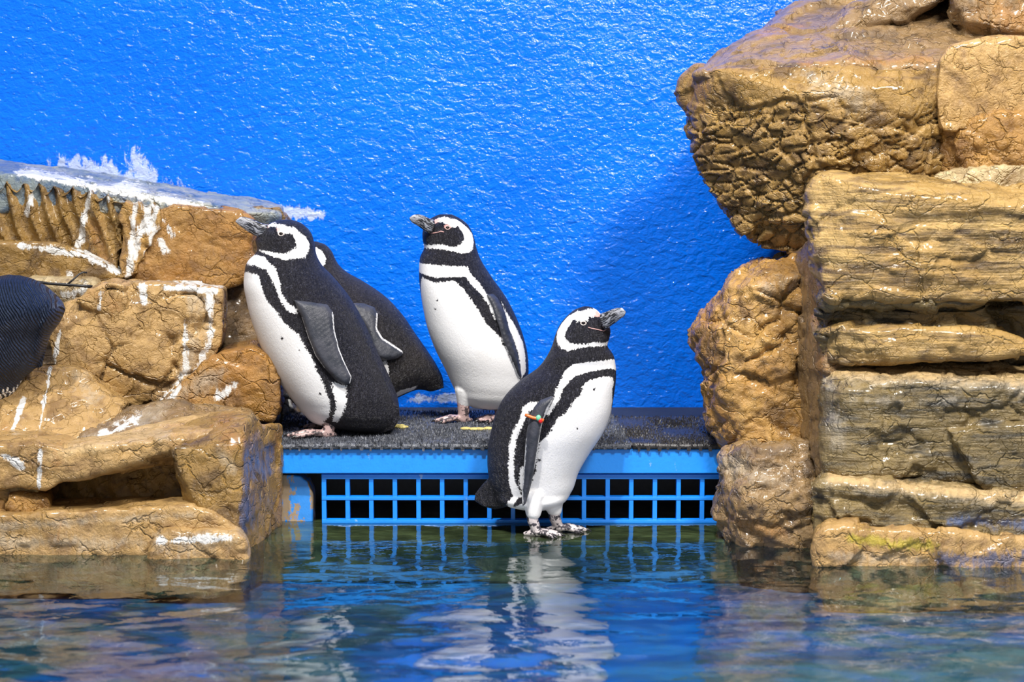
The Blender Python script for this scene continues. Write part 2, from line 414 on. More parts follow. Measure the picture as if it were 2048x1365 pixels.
# ------------------------------------------------------------------ rocks
def Hf(pts, Y, t=0.3, sb=0.85, up=0.0):
    """a convex block: front outline (pixel x, pixel y[, own depth]) and the same outline moved back by t"""
    fr = [at(p[0], p[1], p[2] if len(p) > 2 else Y) for p in pts]
    c = np.mean(fr, 0)
    bk = [np.array((c[0]+(q[0]-c[0])*sb, min(q[1]+t, WY-0.02), c[2]+(q[2]-c[2])*sb+up)) for q in fr]
    return fr+bk
def Hp(pts): return [at(*p) for p in pts]
def rock(name, hulls, mat, label, vox=0.007, smooth=5, fb=(0.012, 6), md=(0.004, 22), strata=None, cells=None, crack=None, folds=None, chip=0.16, wr=None, seed=0, stains=(), wash=0, cat='rock'):
    bm = bmesh.new()
    for h in hulls:
        b2 = bmesh.new()
        for p in h: b2.verts.new(p)
        bmesh.ops.convex_hull(b2, input=b2.verts[:])
        for v in [v for v in b2.verts if not v.link_faces]: b2.verts.remove(v)
        bmesh.ops.recalc_face_normals(b2, faces=b2.faces[:])
        tmp = bpy.data.meshes.new('t'); b2.to_mesh(tmp); b2.free(); bm.from_mesh(tmp); bpy.data.meshes.remove(tmp)
    me = remeshed(name, bm_mesh(name, bm), vox, smooth)
    P = get_co(me); N = get_no(me)
    d = fb[0]*fbm(P*fb[1], 3, seed) + md[0]*fbm(P*md[1], 3, seed+11)
    W_ = P + 0.02*np.stack([fbm(P*8, 2, seed+60), fbm(P*8, 2, seed+61), fbm(P*8, 2, seed+62)], 1)
    d = d + chip*(facets(W_*np.array((0.8, 0.8, 1.2)), 0.11, seed) + 0.8*facets(W_, 0.045, seed+1))
    if wr: d = d + wr[0]*ridged(W_*wr[1]*np.array((1, 1, 1.5)), 3, seed+70)
    if strata:   # (amp, freq, tilt): broken horizontal layers
        a, f, tilt = strata
        w = P.copy(); w[:, 2] += tilt*P[:, 0] + 0.02*fbm(P*4, 2, seed+3)
        d = d + a*ridged(w*np.array((f*0.10, f*0.12, f)), 3, seed+5)*np.clip(1-np.abs(N[:, 2])*0.8, 0.1, 1)
    if folds:    # (amp, freq, ax, az): slanted folds
        a, f, ax, az = folds
        w = P[:, 0]*ax + P[:, 2]*az + 0.03*fbm(P*5, 2, seed+9)
        d = d - a*np.abs(np.sin(w*f))**0.7
    if cells:    # (size, aspect, rot, tilt amp, groove depth, width, lowz, highz): cracked blocks
        s, asp, rot, amp, gd, gw, za, zb = cells
        c_, s_ = math.cos(rot), math.sin(rot)
        Q = P + 0.018*np.stack([fbm(P*7, 2, seed+20), fbm(P*7, 2, seed+21), fbm(P*7, 2, seed+22)], 1)
        Q = np.stack([(Q[:, 0]*c_+Q[:, 2]*s_)/(s*asp), Q[:, 1]/(s*asp*1.6), (-Q[:, 0]*s_+Q[:, 2]*c_)/s], 1)
        F1, F2, cid = voro(Q)
        m = sstep(zb, za, P[:, 2] + 0.05*fbm(P*5, 2, seed+30))
        d = d + m*(amp*(cid-0.5) - gd*(1-sstep(0, gw, F2-F1)))
    if crack:    # (size, depth, width)
        s, gd, gw = crack
        Q = P + 0.03*np.stack([fbm(P*9, 3, seed+40), fbm(P*9, 3, seed+41), fbm(P*9, 3, seed+42)], 1)
        F1, F2, cid = voro(Q/s + seed)
        d = d + gd*0.6*(cid-0.5) - gd*(1-sstep(0, gw, F2-F1))*sstep(-0.05, 0.15, perlin(P*6, seed+50))
    P = P + N*d[:, None]; P[:, 1] = np.minimum(P[:, 1], WY-0.024)
    set_co(me, P)
    P = get_co(me)
    px = proj(P)
    at_ = {'white': -3., 'blue': -3., 'algae': -3., 'rust': -3., 'sand': -3., 'wash': -1.2+wash}
    at_ = {k: np.full(len(P), v) for k, v in at_.items()}
    for (kind, pl, r, Yr) in stains:
        w = np.array([at(x, y, Yr)[[0, 2]] for x, y in pl]); r = r/F*(Yr+6)
        for k in range(max(1, len(w)-1)):
            a = w[k]; ab = w[min(k+1, len(w)-1)]-a
            tt = np.clip(((P[:, [0, 2]]-a)@ab)/(ab@ab+1e-9), 0, 1)
            dd = np.linalg.norm(P[:, [0, 2]]-a-tt[:, None]*ab, axis=1)
            at_[kind] = np.maximum(at_[kind], np.clip(1.0-dd/r, -3, 1))
    for k, v in at_.items(): set_attr(me, k, v)
    o = link(name, me, mat)
    if cat == 'rock': rebase(o, FORM); o['label'] = label
    else: rebase(o); tag(o, label, cat)
    return o

# ---- left rockwork
FORM = empty('rock_formation', at(220, 1110, 0.1)*np.array((1, 1, 0)))
tag(FORM, 'brown moulded rockwork on the left, streaked with white droppings', 'rock')
rock('ledge_rock', [Hp([(-280, 352, .5), (60, 352, .5), (235, 384, .5), (325, 402, .5), (490, 425, .5), (560, 428, .55), (-280, 308, .79), (0, 318, .79), (135, 336, .79), (310, 382, .79), (410, 405, .79), (555, 408, .79), (565, 412, .7),
                        (-280, 420, .5), (560, 470, .6), (560, 470, .79), (-280, 420, .79)])], LEDGEROCK,
     'grey-blue smeared rock ledge running along the wall at upper left', chip=0.05, seed=1, fb=(.006, 7), md=(.003, 30), wash=0.7,
     stains=[('blue', [(0, 330), (150, 355), (300, 390)], 26, .65), ('white', [(60, 340), (300, 385), (420, 408)], 9, .7), ('white', [(240, 370), (330, 400)], 12, .6), ('blue', [(400, 412), (480, 418)], 12, .7), ('blue', [(-40, 325), (60, 340)], 20, .65)])
rock('folded_rock', [Hf([(-280, 362), (60, 358), (150, 370), (235, 388), (258, 415), (252, 480), (240, 560), (-280, 560)], .47, .3)], OLIVE,
     'brown rock with slanted folds under the upper left ledge', chip=0.07, seed=2, folds=(.035, 62, 1.0, 0.25), fb=(.012, 6), wash=.3,
     stains=[('white', [(70, 370), (50, 430)], 7, .47), ('white', [(180, 375), (165, 440), (150, 520)], 8, .47), ('white', [(205, 380), (212, 400)], 8, .47), ('rust', [(185, 450), (215, 540)], 35, .47)])
rock('tongue_rock', [Hf([(-280, 492), (20, 484), (90, 484), (170, 508), (235, 540), (252, 556), (180, 574), (60, 566), (-280, 560)], .40, .25)], OLIVE,
     'smooth low rock tongue below the folded rock at left', chip=0.06, seed=3, fb=(.010, 5), md=(.002, 25), wash=.5, folds=(.004, 60, .25, 1),
     stains=[('white', [(40, 490), (170, 512), (235, 545)], 7, .40), ('white', [(140, 545), (140, 570)], 6, .40)])
rock('white_streaked_rock', [Hf([(238, 410), (255, 400), (325, 408), (330, 440), (300, 500), (265, 560), (240, 560), (236, 480)], .45, .28)], GOLD,
     'brown rock streaked with white droppings between folded and orange rocks', chip=0.07, seed=4, folds=(.014, 90, 1, .3), fb=(.008, 8),
     stains=[('white', [(272, 395), (262, 480), (255, 560)], 9, .45), ('white', [(300, 400), (285, 460)], 14, .45), ('white', [(320, 400), (300, 450), (310, 500)], 13, .45), ('white', [(290, 430), (258, 540)], 8, .45), ('white', [(330, 455), (300, 505)], 14, .45)])
rock('orange_rock', [Hf([(320, 420), (345, 408), (410, 416), (480, 424), (506, 440), (500, 560), (455, 576), (300, 570), (262, 560), (300, 490)], .47, .3)], ORANGE,
     'smooth orange-brown rock face left of the leaning penguin\'s head', chip=0.07, seed=5, fb=(.014, 5), md=(.003, 20), crack=(.13, .006, .12),
     stains=[('white', [(325, 440), (345, 470)], 10, .47), ('white', [(322, 480), (330, 500)], 9, .47)])
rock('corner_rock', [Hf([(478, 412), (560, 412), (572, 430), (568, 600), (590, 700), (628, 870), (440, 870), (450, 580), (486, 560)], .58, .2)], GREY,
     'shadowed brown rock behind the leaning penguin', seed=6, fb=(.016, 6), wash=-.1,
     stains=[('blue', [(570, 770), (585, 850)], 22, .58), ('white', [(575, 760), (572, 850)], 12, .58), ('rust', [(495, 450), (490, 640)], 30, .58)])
rock('chalky_rock', [Hf([(55, 562), (120, 566), (192, 570), (168, 602), (120, 612), (50, 612)], .33, .2)], PALE,
     'small chalky white rock just below the black cable', seed=7, fb=(.008, 9), stains=[('white', [(130, 590), (165, 580)], 16, .33)])
rock('block_rock', [Hf([(92, 680, .12), (128, 612), (160, 606), (246, 568), (330, 566), (446, 578), (444, 660), (438, 700), (400, 760), (330, 812), (240, 815), (110, 735, .12)], .18, .32),
                    Hf([(150, 604), (176, 580), (214, 562), (250, 568), (254, 606), (234, 634), (198, 620), (160, 612)], .135, .15)], TAN,
     'big flat-faced tan rock block with white runs beside penguins', chip=0.07, seed=8, fb=(.010, 5), md=(.004, 18), crack=(.13, .020, .08),
     stains=[('white', [(128, 655), (118, 720)], 6, .18), ('wash', [(385, 590), (385, 720), (340, 800)], 34, .18), ('white', [(418, 590), (424, 680), (380, 770)], 9, .18), ('white', [(370, 640), (372, 740), (330, 800)], 8, .18),
             ('wash', [(415, 590), (420, 700)], 25, .18), ('white', [(330, 575), (430, 582)], 8, .18), ('white', [(285, 570), (290, 600)], 8, .18), ('white', [(203, 585), (198, 618)], 5, .14), ('rust', [(180, 590), (230, 610)], 26, .14)])
rock('round_rock', [Hf([(320, 815), (400, 735), (440, 705), (505, 695), (540, 712), (556, 745), (560, 790), (545, 845), (470, 850), (330, 850)], .10, .36)], ORANGE,
     'rounded orange rock in front of the tan block by the penguin', chip=0.09, seed=9, fb=(.016, 5), md=(.004, 20), wash=.35,
     stains=[('white', [(435, 795), (470, 770)], 10, .1), ('white', [(360, 775), (330, 810)], 8, .1), ('wash', [(340, 800), (450, 740)], 30, .1)])
rock('slope_rock', [Hp([(-280, 760, .05), (60, 738, .05), (150, 733, .06), (205, 772, .02), (256, 806, 0), (235, 835, -.05), (120, 900, -.16), (-280, 915, -.18), (-280, 760, .3), (150, 735, .3), (256, 806, .25), (120, 960, .1), (-280, 960, .1)])], TAN,
     'sloping tan boulder below the penguin at the left edge', chip=0.08, seed=10, fb=(.014, 5), md=(.004, 20), crack=(.2, .010, .08),
     stains=[('white', [(86, 745), (88, 850)], 5, -.05), ('white', [(45, 800), (35, 860)], 5, -.05), ('rust', [(10, 850), (0, 890)], 25, -.1), ('wash', [(150, 760), (190, 800)], 25, 0)])
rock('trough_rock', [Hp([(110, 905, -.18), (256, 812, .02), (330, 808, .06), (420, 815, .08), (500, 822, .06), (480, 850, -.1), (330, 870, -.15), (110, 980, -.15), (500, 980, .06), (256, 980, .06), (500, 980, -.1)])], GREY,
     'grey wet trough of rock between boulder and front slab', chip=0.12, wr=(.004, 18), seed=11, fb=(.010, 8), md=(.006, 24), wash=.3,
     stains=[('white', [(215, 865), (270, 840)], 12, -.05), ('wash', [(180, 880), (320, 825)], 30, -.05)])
rock('overhang_slab', [Hf([(-280, 893), (60, 888), (128, 902), (142, 953), (90, 982), (30, 975), (-280, 968)], -.385, .3),
                       Hp([(105, 905, -.385), (335, 878, -.385), (353, 895, -.385), (318, 912, -.385), (226, 924, -.385), (128, 962, -.385), (150, 884, -.17), (340, 845, -.14), (480, 822, -.12), (480, 850, -.3), (480, 900, -.2), (150, 940, -.17), (353, 910, -.15)])], TAN,
     'long tan slab overhanging the dark hollow above the waterline', chip=0.07, seed=12, fb=(.010, 6), md=(.004, 20), strata=(.005, 22, .25),
     stains=[('white', [(82, 900), (78, 975)], 5, -.39), ('white', [(10, 910), (40, 930)], 10, -.39), ('rust', [(110, 900), (115, 930)], 16, -.39), ('wash', [(150, 890), (340, 860)], 14, -.3), ('sand', [(120, 900), (420, 830)], 20, -.3)])
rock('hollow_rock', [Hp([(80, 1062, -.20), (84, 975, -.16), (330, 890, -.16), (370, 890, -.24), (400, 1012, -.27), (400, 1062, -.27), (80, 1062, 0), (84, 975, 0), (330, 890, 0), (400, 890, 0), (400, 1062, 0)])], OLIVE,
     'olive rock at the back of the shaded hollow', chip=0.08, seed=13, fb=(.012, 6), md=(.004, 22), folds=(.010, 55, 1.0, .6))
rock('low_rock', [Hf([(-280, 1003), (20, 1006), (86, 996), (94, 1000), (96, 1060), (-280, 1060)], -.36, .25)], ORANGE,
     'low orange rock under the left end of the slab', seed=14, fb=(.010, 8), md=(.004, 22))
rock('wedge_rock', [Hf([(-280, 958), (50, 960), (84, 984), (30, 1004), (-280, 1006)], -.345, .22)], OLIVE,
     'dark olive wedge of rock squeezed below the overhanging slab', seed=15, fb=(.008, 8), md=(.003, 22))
rock('pillar_rock', [Hp([(342, 899, -.40), (430, 893, -.405), (487, 893, -.40), (490, 1100, -.40), (470, 1080, -.42), (392, 1008, -.42), (358, 935, -.41), (487, 850, -.35), (503, 826, -.22), (430, 826, -.18), (360, 850, -.2),
                         (520, 848, -.16), (566, 1140, -.03), (490, 1180, -.40), (400, 1160, -.3), (430, 850, -.03), (520, 848, -.03)]),
                     Hp([(518, 852, -.14), (540, 846, -.09), (561, 849, -.03), (566, 1100, -.03), (512, 1110, -.14), (505, 860, .02), (561, 852, .03), (505, 1100, .02), (566, 1100, .03)])], OLIVE,
     'squared rock with dark blue-tinted side beside the platform', chip=0.06, seed=16, fb=(.008, 7), md=(.004, 20), crack=(.16, .005, .1),
     stains=[('blue', [(503, 880), (500, 1060)], 14, -.3), ('blue', [(525, 900), (535, 950)], 15, -.15), ('wash', [(440, 905), (465, 935)], 20, -.4), ('rust', [(440, 850), (480, 880)], 50, -.35), ('rust', [(558, 870), (562, 1040)], 9, -.03)])  # blue: dark tint down the right side
rock('waterline_rock', [Hf([(-280, 1046), (110, 1046), (250, 1036), (385, 1012), (440, 1036), (484, 1072), (486, 1190), (-280, 1190)], -.43, .32)], TAN,
     'long pale rounded rock along the waterline at left', chip=0.07, seed=17, fb=(.010, 6), md=(.003, 20), wash=.35, smooth=8,
     stains=[('rust', [(122, 1046), (116, 1085)], 5, -.43), ('wash', [(0, 1085), (300, 1085)], 22, -.43), ('wash', [(0, 1055), (380, 1030)], 14, -.43)])
rock('wet_white_rock', [Hf([(304, 1090), (318, 1072), (345, 1066), (470, 1068), (484, 1085), (484, 1190), (302, 1190)], -.462, .12)], TAN,
     'shiny whitish wet rock touching the water left of the platform', chip=0.1, wr=(.004, 16), seed=18, fb=(.010, 9), md=(.005, 24), strata=(.004, 40, .2), vox=.006,
     stains=[('wash', [(320, 1085), (470, 1080)], 40, -.46), ('white', [(320, 1080), (460, 1076)], 10, -.46)])
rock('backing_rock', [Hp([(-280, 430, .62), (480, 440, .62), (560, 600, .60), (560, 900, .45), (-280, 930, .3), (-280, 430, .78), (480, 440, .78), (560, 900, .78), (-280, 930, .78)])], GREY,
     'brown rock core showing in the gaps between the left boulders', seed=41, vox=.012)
rock('support_post', [Hf([(552, 950), (598, 951), (616, 964), (626, 990), (626, 1060), (552, 1060)], .02, .09, .98)], POST,
     'stubby post with peeling blue paint at left end of grille', chip=0.0, seed=19, fb=(.002, 10), md=(.001, 40), vox=.005, cat='post')

# ---- right rockwork
FORM = empty('rock_formation', at(1760, 1110, 0.1)*np.array((1, 1, 0)))
tag(FORM, 'tall golden-brown layered rockwork on the right, overhanging the water', 'rock')
rock('crown_rock', [Hp([(1385, 150, .0), (1430, 142, -.06), (1700, 132, -.14), (1880, 140, -.14), (1950, 110, -.1), (1480, 97, .35), (1505, 74, .42), (1592, 50, .48), (1640, 8, .52), (1700, -60, .55), (2310, -80, .5), (2310, 100, -.05), (1400, 210, .1), (1880, 210, -.1), (1500, 200, .5), (2310, 200, .5)]),
                    Hp([(1600, 100, .12), (1660, 62, .1), (1700, 22, .12), (1800, -20, .1), (1900, -10, .05), (1600, 60, .4), (1800, -60, .45), (1930, -40, .4), (1680, 110, .2)]),
                    Hp([(1890, -30, .0), (1930, 40, -.03), (2310, 95, -.1), (2310, -70, -.05), (1930, 100, .1), (2310, 140, .1), (1900, -40, .3), (2310, -60, .3)])], GREY,
     'broad grey-brown top of the right rock, sloping up out of frame', chip=0.1, wr=(.003, 12), seed=20, fb=(.018, 5), md=(.004, 20), wash=-.1,
     stains=[('rust', [(1960, 20), (2048, 40)], 55, 0), ('rust', [(1500, 72), (1580, 60)], 18, .42), ('rust', [(1600, 130), (1850, 120)], 22, -.1)])
rock('cracked_boulder', [Hp([(1395, 150, .0), (1430, 140, -.06), (1700, 132, -.16), (1880, 140, -.16), (1885, 370, -.14), (1650, 490, -.06), (1595, 512, .0), (1520, 498, .04), (1475, 459, .04), (1438, 402, .04), (1399, 349, .06), (1393, 287, .06), (1376, 246, .08),
                             (1600, 190, -.19), (1800, 180, -.21), (1840, 330, -.18), (1620, 390, -.12), (1480, 230, -.06),
                             (1420, 160, .4), (1880, 150, .4), (1880, 370, .4), (1600, 480, .3), (1440, 380, .35)]),
                         Hp([(1360, 195, .08), (1369, 162, .08), (1395, 137, .08), (1470, 150, -.05), (1480, 235, -.05), (1440, 280, .0), (1385, 236, .08), (1395, 137, .3), (1365, 195, .25), (1480, 250, .3)])], OLIVE,
     'huge brown boulder with brick-like cracks overhanging the water', vox=.0052, smooth=4, chip=0.06, seed=21, fb=(.024, 4.5), md=(.003, 18),
     cells=(.029, 2.0, .20, .016, .016, .11, 1.06, 1.20), crack=(.2, .012, .1),
     stains=[('rust', [(1560, 470), (1600, 500)], 40, 0), ('rust', [(1400, 170), (1400, 215)], 30, .05), ('wash', [(1640, 170), (1720, 210)], 50, -.2)])
rock('smooth_block', [Hf([(1872, 200), (1882, 122), (1902, 92), (1990, 72), (2310, 74), (2310, 250), (2000, 240), (1880, 262)], -.20, .3)], TAN,
     'smooth tan rock block at the upper right edge', chip=0.06, seed=22, fb=(.008, 6), md=(.003, 22), crack=(.22, .006, .08))
rock('orange_lump', [Hf([(1868, 290, -.12), (1880, 262, -.12), (1960, 240), (2000, 232), (2310, 228), (2310, 345), (1960, 350), (1885, 365, -.12)], -.22, .25)], ORANGE,
     'glossy orange-brown lump of rock below the smooth block', chip=0.12, wr=(.004, 20), seed=23, fb=(.018, 7), md=(.006, 24))
rock('gravel_rock', [Hf([(1880, 362), (1950, 345), (2010, 335), (2310, 315), (2310, 420), (1900, 400)], -.27, .2)], PALE,
     'pale gravelly rock wedged above the layered rock', seed=24, fb=(.006, 9), md=(.006, 40), vox=.006, wash=.4)
rock('layered_rock', [Hp([(1624, 440, -.36), (1630, 385, -.34), (1645, 358, -.34), (1668, 352, -.34), (1720, 375, -.42), (1800, 395, -.45), (2310, 420, -.45), (2310, 600, -.43), (1665, 598, -.43), (1640, 520, -.38),
                          (1680, 350, -.22), (1880, 360, -.15), (2310, 380, -.15), (1640, 380, -.15), (1640, 598, -.12), (2310, 600, -.1)])], LAYER,
     'large sunlit layered rock with horizontal grain at right', chip=0.09, seed=25, fb=(.016, 5), md=(.004, 20), strata=(.011, 15, .10), crack=(.18, .008, .07), vox=.006)
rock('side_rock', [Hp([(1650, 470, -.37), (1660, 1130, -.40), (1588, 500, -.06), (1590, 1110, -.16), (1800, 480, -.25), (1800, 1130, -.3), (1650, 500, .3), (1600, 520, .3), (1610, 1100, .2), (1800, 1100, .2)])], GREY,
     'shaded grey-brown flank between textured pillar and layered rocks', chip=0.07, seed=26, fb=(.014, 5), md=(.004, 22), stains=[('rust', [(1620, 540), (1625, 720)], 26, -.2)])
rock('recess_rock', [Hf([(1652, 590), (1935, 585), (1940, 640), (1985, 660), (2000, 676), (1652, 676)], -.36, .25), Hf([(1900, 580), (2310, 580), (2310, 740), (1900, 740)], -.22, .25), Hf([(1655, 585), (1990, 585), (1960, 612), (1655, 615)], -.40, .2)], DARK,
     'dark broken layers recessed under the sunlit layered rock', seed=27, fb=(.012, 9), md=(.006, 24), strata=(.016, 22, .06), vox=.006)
rock('lower_layer', [Hf([(1650, 662, -.38), (1700, 654), (1870, 657), (1990, 664), (2040, 680), (2070, 705), (1990, 716), (1780, 716), (1665, 728, -.38)], -.435, .3)], LAYER,
     'thin tan rock layer jutting out over the stepped ledge', chip=0.1, seed=28, fb=(.008, 7), md=(.004, 22), strata=(.010, 22, .05), vox=.006)
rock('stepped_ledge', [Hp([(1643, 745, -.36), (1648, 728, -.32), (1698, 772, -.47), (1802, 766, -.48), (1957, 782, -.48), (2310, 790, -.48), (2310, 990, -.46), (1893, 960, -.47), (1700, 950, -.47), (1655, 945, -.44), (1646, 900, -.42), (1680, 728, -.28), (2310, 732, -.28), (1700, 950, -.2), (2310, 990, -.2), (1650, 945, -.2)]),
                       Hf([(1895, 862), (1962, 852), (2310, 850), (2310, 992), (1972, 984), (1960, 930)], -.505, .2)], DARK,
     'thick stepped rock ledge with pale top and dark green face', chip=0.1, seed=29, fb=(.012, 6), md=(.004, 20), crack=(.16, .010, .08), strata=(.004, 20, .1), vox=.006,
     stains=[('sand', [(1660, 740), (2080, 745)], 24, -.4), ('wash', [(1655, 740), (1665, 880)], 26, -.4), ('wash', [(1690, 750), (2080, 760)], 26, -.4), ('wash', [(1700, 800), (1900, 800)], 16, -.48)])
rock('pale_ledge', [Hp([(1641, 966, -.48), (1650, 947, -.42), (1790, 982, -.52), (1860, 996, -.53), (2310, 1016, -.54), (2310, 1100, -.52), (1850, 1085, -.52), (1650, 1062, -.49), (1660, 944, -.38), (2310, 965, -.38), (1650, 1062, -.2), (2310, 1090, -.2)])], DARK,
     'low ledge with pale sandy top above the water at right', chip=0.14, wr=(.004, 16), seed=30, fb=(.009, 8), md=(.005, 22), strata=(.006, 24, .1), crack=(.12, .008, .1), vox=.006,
     stains=[('wash', [(1660, 955), (1850, 975), (2080, 1000)], 24, -.47), ('sand', [(1660, 950), (2080, 990)], 20, -.45), ('blue', [(1900, 1040), (2080, 1050)], 18, -.53)])  # blue: navy shading painted into the ledge front
rock('algae_rock', [Hf([(1640, 1075), (1660, 1060), (1720, 1062), (1830, 1082), (2310, 1098), (2310, 1215), (1660, 1215), (1636, 1112)], -.56, .3)], TAN,
     'yellow-green stained rock at the waterline on the right', wr=(.004, 16), seed=31, fb=(.010, 8), md=(.004, 22), vox=.006,
     stains=[('algae', [(1700, 1072), (1790, 1086), (1860, 1090)], 20, -.56), ('wash', [(1660, 1110), (1850, 1120)], 20, -.56), ('blue', [(1880, 1115), (2060, 1120)], 24, -.56)])  # blue: navy shading painted low on the rock face
rock('backing_rock', [Hp([(1680, 400, -.10), (2310, 400, -.10), (2310, 1120, -.2), (1680, 1120, -.2), (1680, 400, .3), (2310, 400, .3), (2310, 1120, .3), (1680, 1120, .3)])], DARK,
     'dark rock core behind the ledges on the right', seed=42, vox=.012)
rock('textured_pillar', [Hp([(1590, 512, -.04), (1520, 530, -.02), (1462, 560, -.02), (1458, 575, -.05), (1423, 620, -.03), (1392, 645, .0), (1387, 665, .0), (1402, 706, .0), (1416, 745, -.02), (1510, 580, -.14), (1600, 560, -.14), (1440, 660, -.12), (1470, 760, -.15), (1610, 790, -.16), (1520, 535, .3), (1600, 520, .3), (1400, 660, .28), (1420, 745, .28), (1610, 790, .28)]),
                         Hp([(1412, 745, -.03), (1412, 790, -.03), (1428, 852, -.05), (1465, 898, -.08), (1520, 915, -.16), (1625, 915, -.18), (1625, 690, -.16), (1460, 740, -.15), (1450, 800, -.14), (1420, 750, .28), (1430, 850, .28), (1620, 900, .28), (1620, 700, .28)])], GOLD,
     'golden rough-textured rock pillar right of the blue wall', wr=(.005, 22), seed=32, fb=(.018, 6), md=(.009, 26), crack=(.15, .016, .08), vox=.006,
     stains=[('wash', [(1530, 570), (1580, 560)], 30, -.1), ('rust', [(1430, 800), (1460, 860)], 40, -.1)])
rock('pillar_base', [Hp([(1464, 905, -.16), (1445, 918, -.2), (1438, 980, -.2), (1441, 1040, -.2), (1456, 1076, -.22), (1485, 1100, -.26), (1480, 1160, -.26), (1595, 1175, -.33), (1645, 1170, -.33), (1645, 890, -.25), (1520, 900, -.30), (1500, 1000, -.35), (1620, 1000, -.36), (1500, 905, .2), (1450, 1000, .15), (1480, 1120, .15), (1640, 1110, .2), (1640, 890, .2)])], GREY,
     'glistening wet grey-brown rock at the foot of the pillar', wr=(.005, 20), seed=33, fb=(.012, 7), md=(.011, 30), vox=.006, crack=(.1, .008, .1),
     stains=[('rust', [(1470, 1040), (1560, 1060)], 34, -.3), ('wash', [(1460, 940), (1560, 960)], 40, -.3)])

# cable on the left rocks
def tube(name, pts, r, mat, parent=None, n=8):
    bm = bmesh.new(); rings = []
    pts = [Vector(p) for p in pts]
    for i, p in enumerate(pts):
        d = (pts[min(i+1, len(pts)-1)]-pts[max(i-1, 0)]).normalized()
        a = d.orthogonal().normalized() if abs(d.z) > .99 else d.cross(Vector((0, 0, 1))).normalized(); b = d.cross(a)
        rr = r[i] if isinstance(r, (list, tuple)) else r
        rings.append([bm.verts.new(p + rr*(a*math.cos(2*math.pi*k/n)+b*math.sin(2*math.pi*k/n))) for k in range(n)])
    for i in range(len(rings)-1):
        for k in range(n): bm.faces.new((rings[i][k], rings[i][(k+1) % n], rings[i+1][(k+1) % n], rings[i+1][k]))
    bm.faces.new(rings[0][::-1]); bm.faces.new(rings[-1])
    bmesh.ops.recalc_face_normals(bm, faces=bm.faces[:])
    return link(name, bm_mesh(name, bm), mat)
cb = rebase(tube('black_cable', [at(*p) for p in ((-60, 556, .33), (0, 558, .33), (60, 562, .325), (100, 568, .30), (135, 570, .295), (160, 572, .295), (185, 574, .30))], .0042, CABLE))
tag(cb, 'thin black cable lying along the left rocks above a penguin', 'cable')
rebase(tube('branch', [at(*p) for p in ((134, 570, .295), (146, 560, .30), (158, 549, .31), (166, 545, .315), (174, 546, .32))], .0028, CABLE), cb)

# ------------------------------------------------------------------ penguins
def peng_mat(name, dark, dark2, wave=0.0, white=(0.80, 0.80, 0.82)):
    t = NT(name); p = t.pos()
    n = t.noise(p, 190, 3, 0.6); n2 = t.noise(p, 8, 3, 0.5); nf = t.noise(p, 420, 2, 0.6)
    pat = t.math('ADD', t.attr('pat'), t.math('MULTIPLY', t.math('MULTIPLY', t.math('SUBTRACT', n, 0.5), 0.018), t.math('SUBTRACT', 1.0, t.math('MULTIPLY', t.attr('flip'), 0.85))))
    wf = t.ramp(pat, -0.0016, 0.0016)
    dk = t.mix(t.ramp(n2, 0.35, 0.65), rgb(*dark), rgb(*dark2))
    dk = t.mix(t.math('MULTIPLY', t.ramp(nf, 0.5, 0.8), 0.55), dk, rgb(dark[0]*3.2+.02, dark[1]*3.2+.02, dark[2]*3.2+.025))
    ft = t.ramp(t.noise(t.mapped(p, (1, 1, 0.55), (0, 0.5, 0)), 150, 3, 0.6, 2.2), 0.52, 0.66)
    dk = t.mix(t.math('MULTIPLY', ft, 0.5), dk, rgb(dark[0]*4+.05, dark[1]*4+.05, dark[2]*4+.065))  # paler feather tips, painting highlight texture into the black
    fl = t.mix(t.ramp(t.noise(p, 30, 4, 0.6), 0.3, 0.7), rgb(0.030, 0.034, 0.046), rgb(0.060, 0.062, 0.078))
    dk = t.mix(t.ramp(t.attr('flip'), 0.3, 0.7), dk, fl)
    whc = t.mix(t.math('MULTIPLY', t.ramp(t.noise(p, 12, 4, 0.6), 0.45, 0.8), 0.35), rgb(*white), rgb(0.62, 0.60, 0.58))
    c = t.mix(wf, dk, whc)
    pk = t.math('ADD', t.attr('pink'), t.math('MULTIPLY', t.math('SUBTRACT', n, 0.5), 0.004))
    c = t.mix(t.ramp(pk, -0.001, 0.001), c, rgb(0.70, 0.36, 0.34))
    h = t.math('ADD', t.noise(t.mapped(p, (1, 1, 0.6)), 120, 4, 0.65, 1.4), t.math('MULTIPLY', nf, 0.3))
    if wave:
        w = t.n('ShaderNodeTexWave', {'Vector': t.mapped(p, (1, 0.4, 1), (0, 0.5, 0)), 'Scale': 46.0, 'Distortion': 11.0, 'Detail': 2.0, 'Detail Scale': 0.35})
        h = t.math('ADD', t.math('MULTIPLY', h, 0.4), t.math('MULTIPLY', w.outputs['Fac'], wave))
    st = t.n('ShaderNodeMapRange', {'Value': wf, 'To Min': 1.0, 'To Max': 0.18}).outputs[0]
    fm = t.n('ShaderNodeMapRange', {'Value': t.attr('flip'), 'To Min': 1.0, 'To Max': 0.25}).outputs[0]
    t.bsdf(Base_Color=c, Roughness=0.40, Specular_IOR_Level=0.36, Normal=t.bump(h, t.math('MULTIPLY', st, fm), 0.010))
    return t.m
PM = peng_mat('feathers', (0.008, 0.008, 0.013), (0.013, 0.012, 0.017))
PMB = peng_mat('brownish_feathers', (0.012, 0.011, 0.013), (0.024, 0.020, 0.019))
PME = peng_mat('wet_blue_black_feathers', (0.016, 0.026, 0.056), (0.024, 0.038, 0.075), wave=2.0)
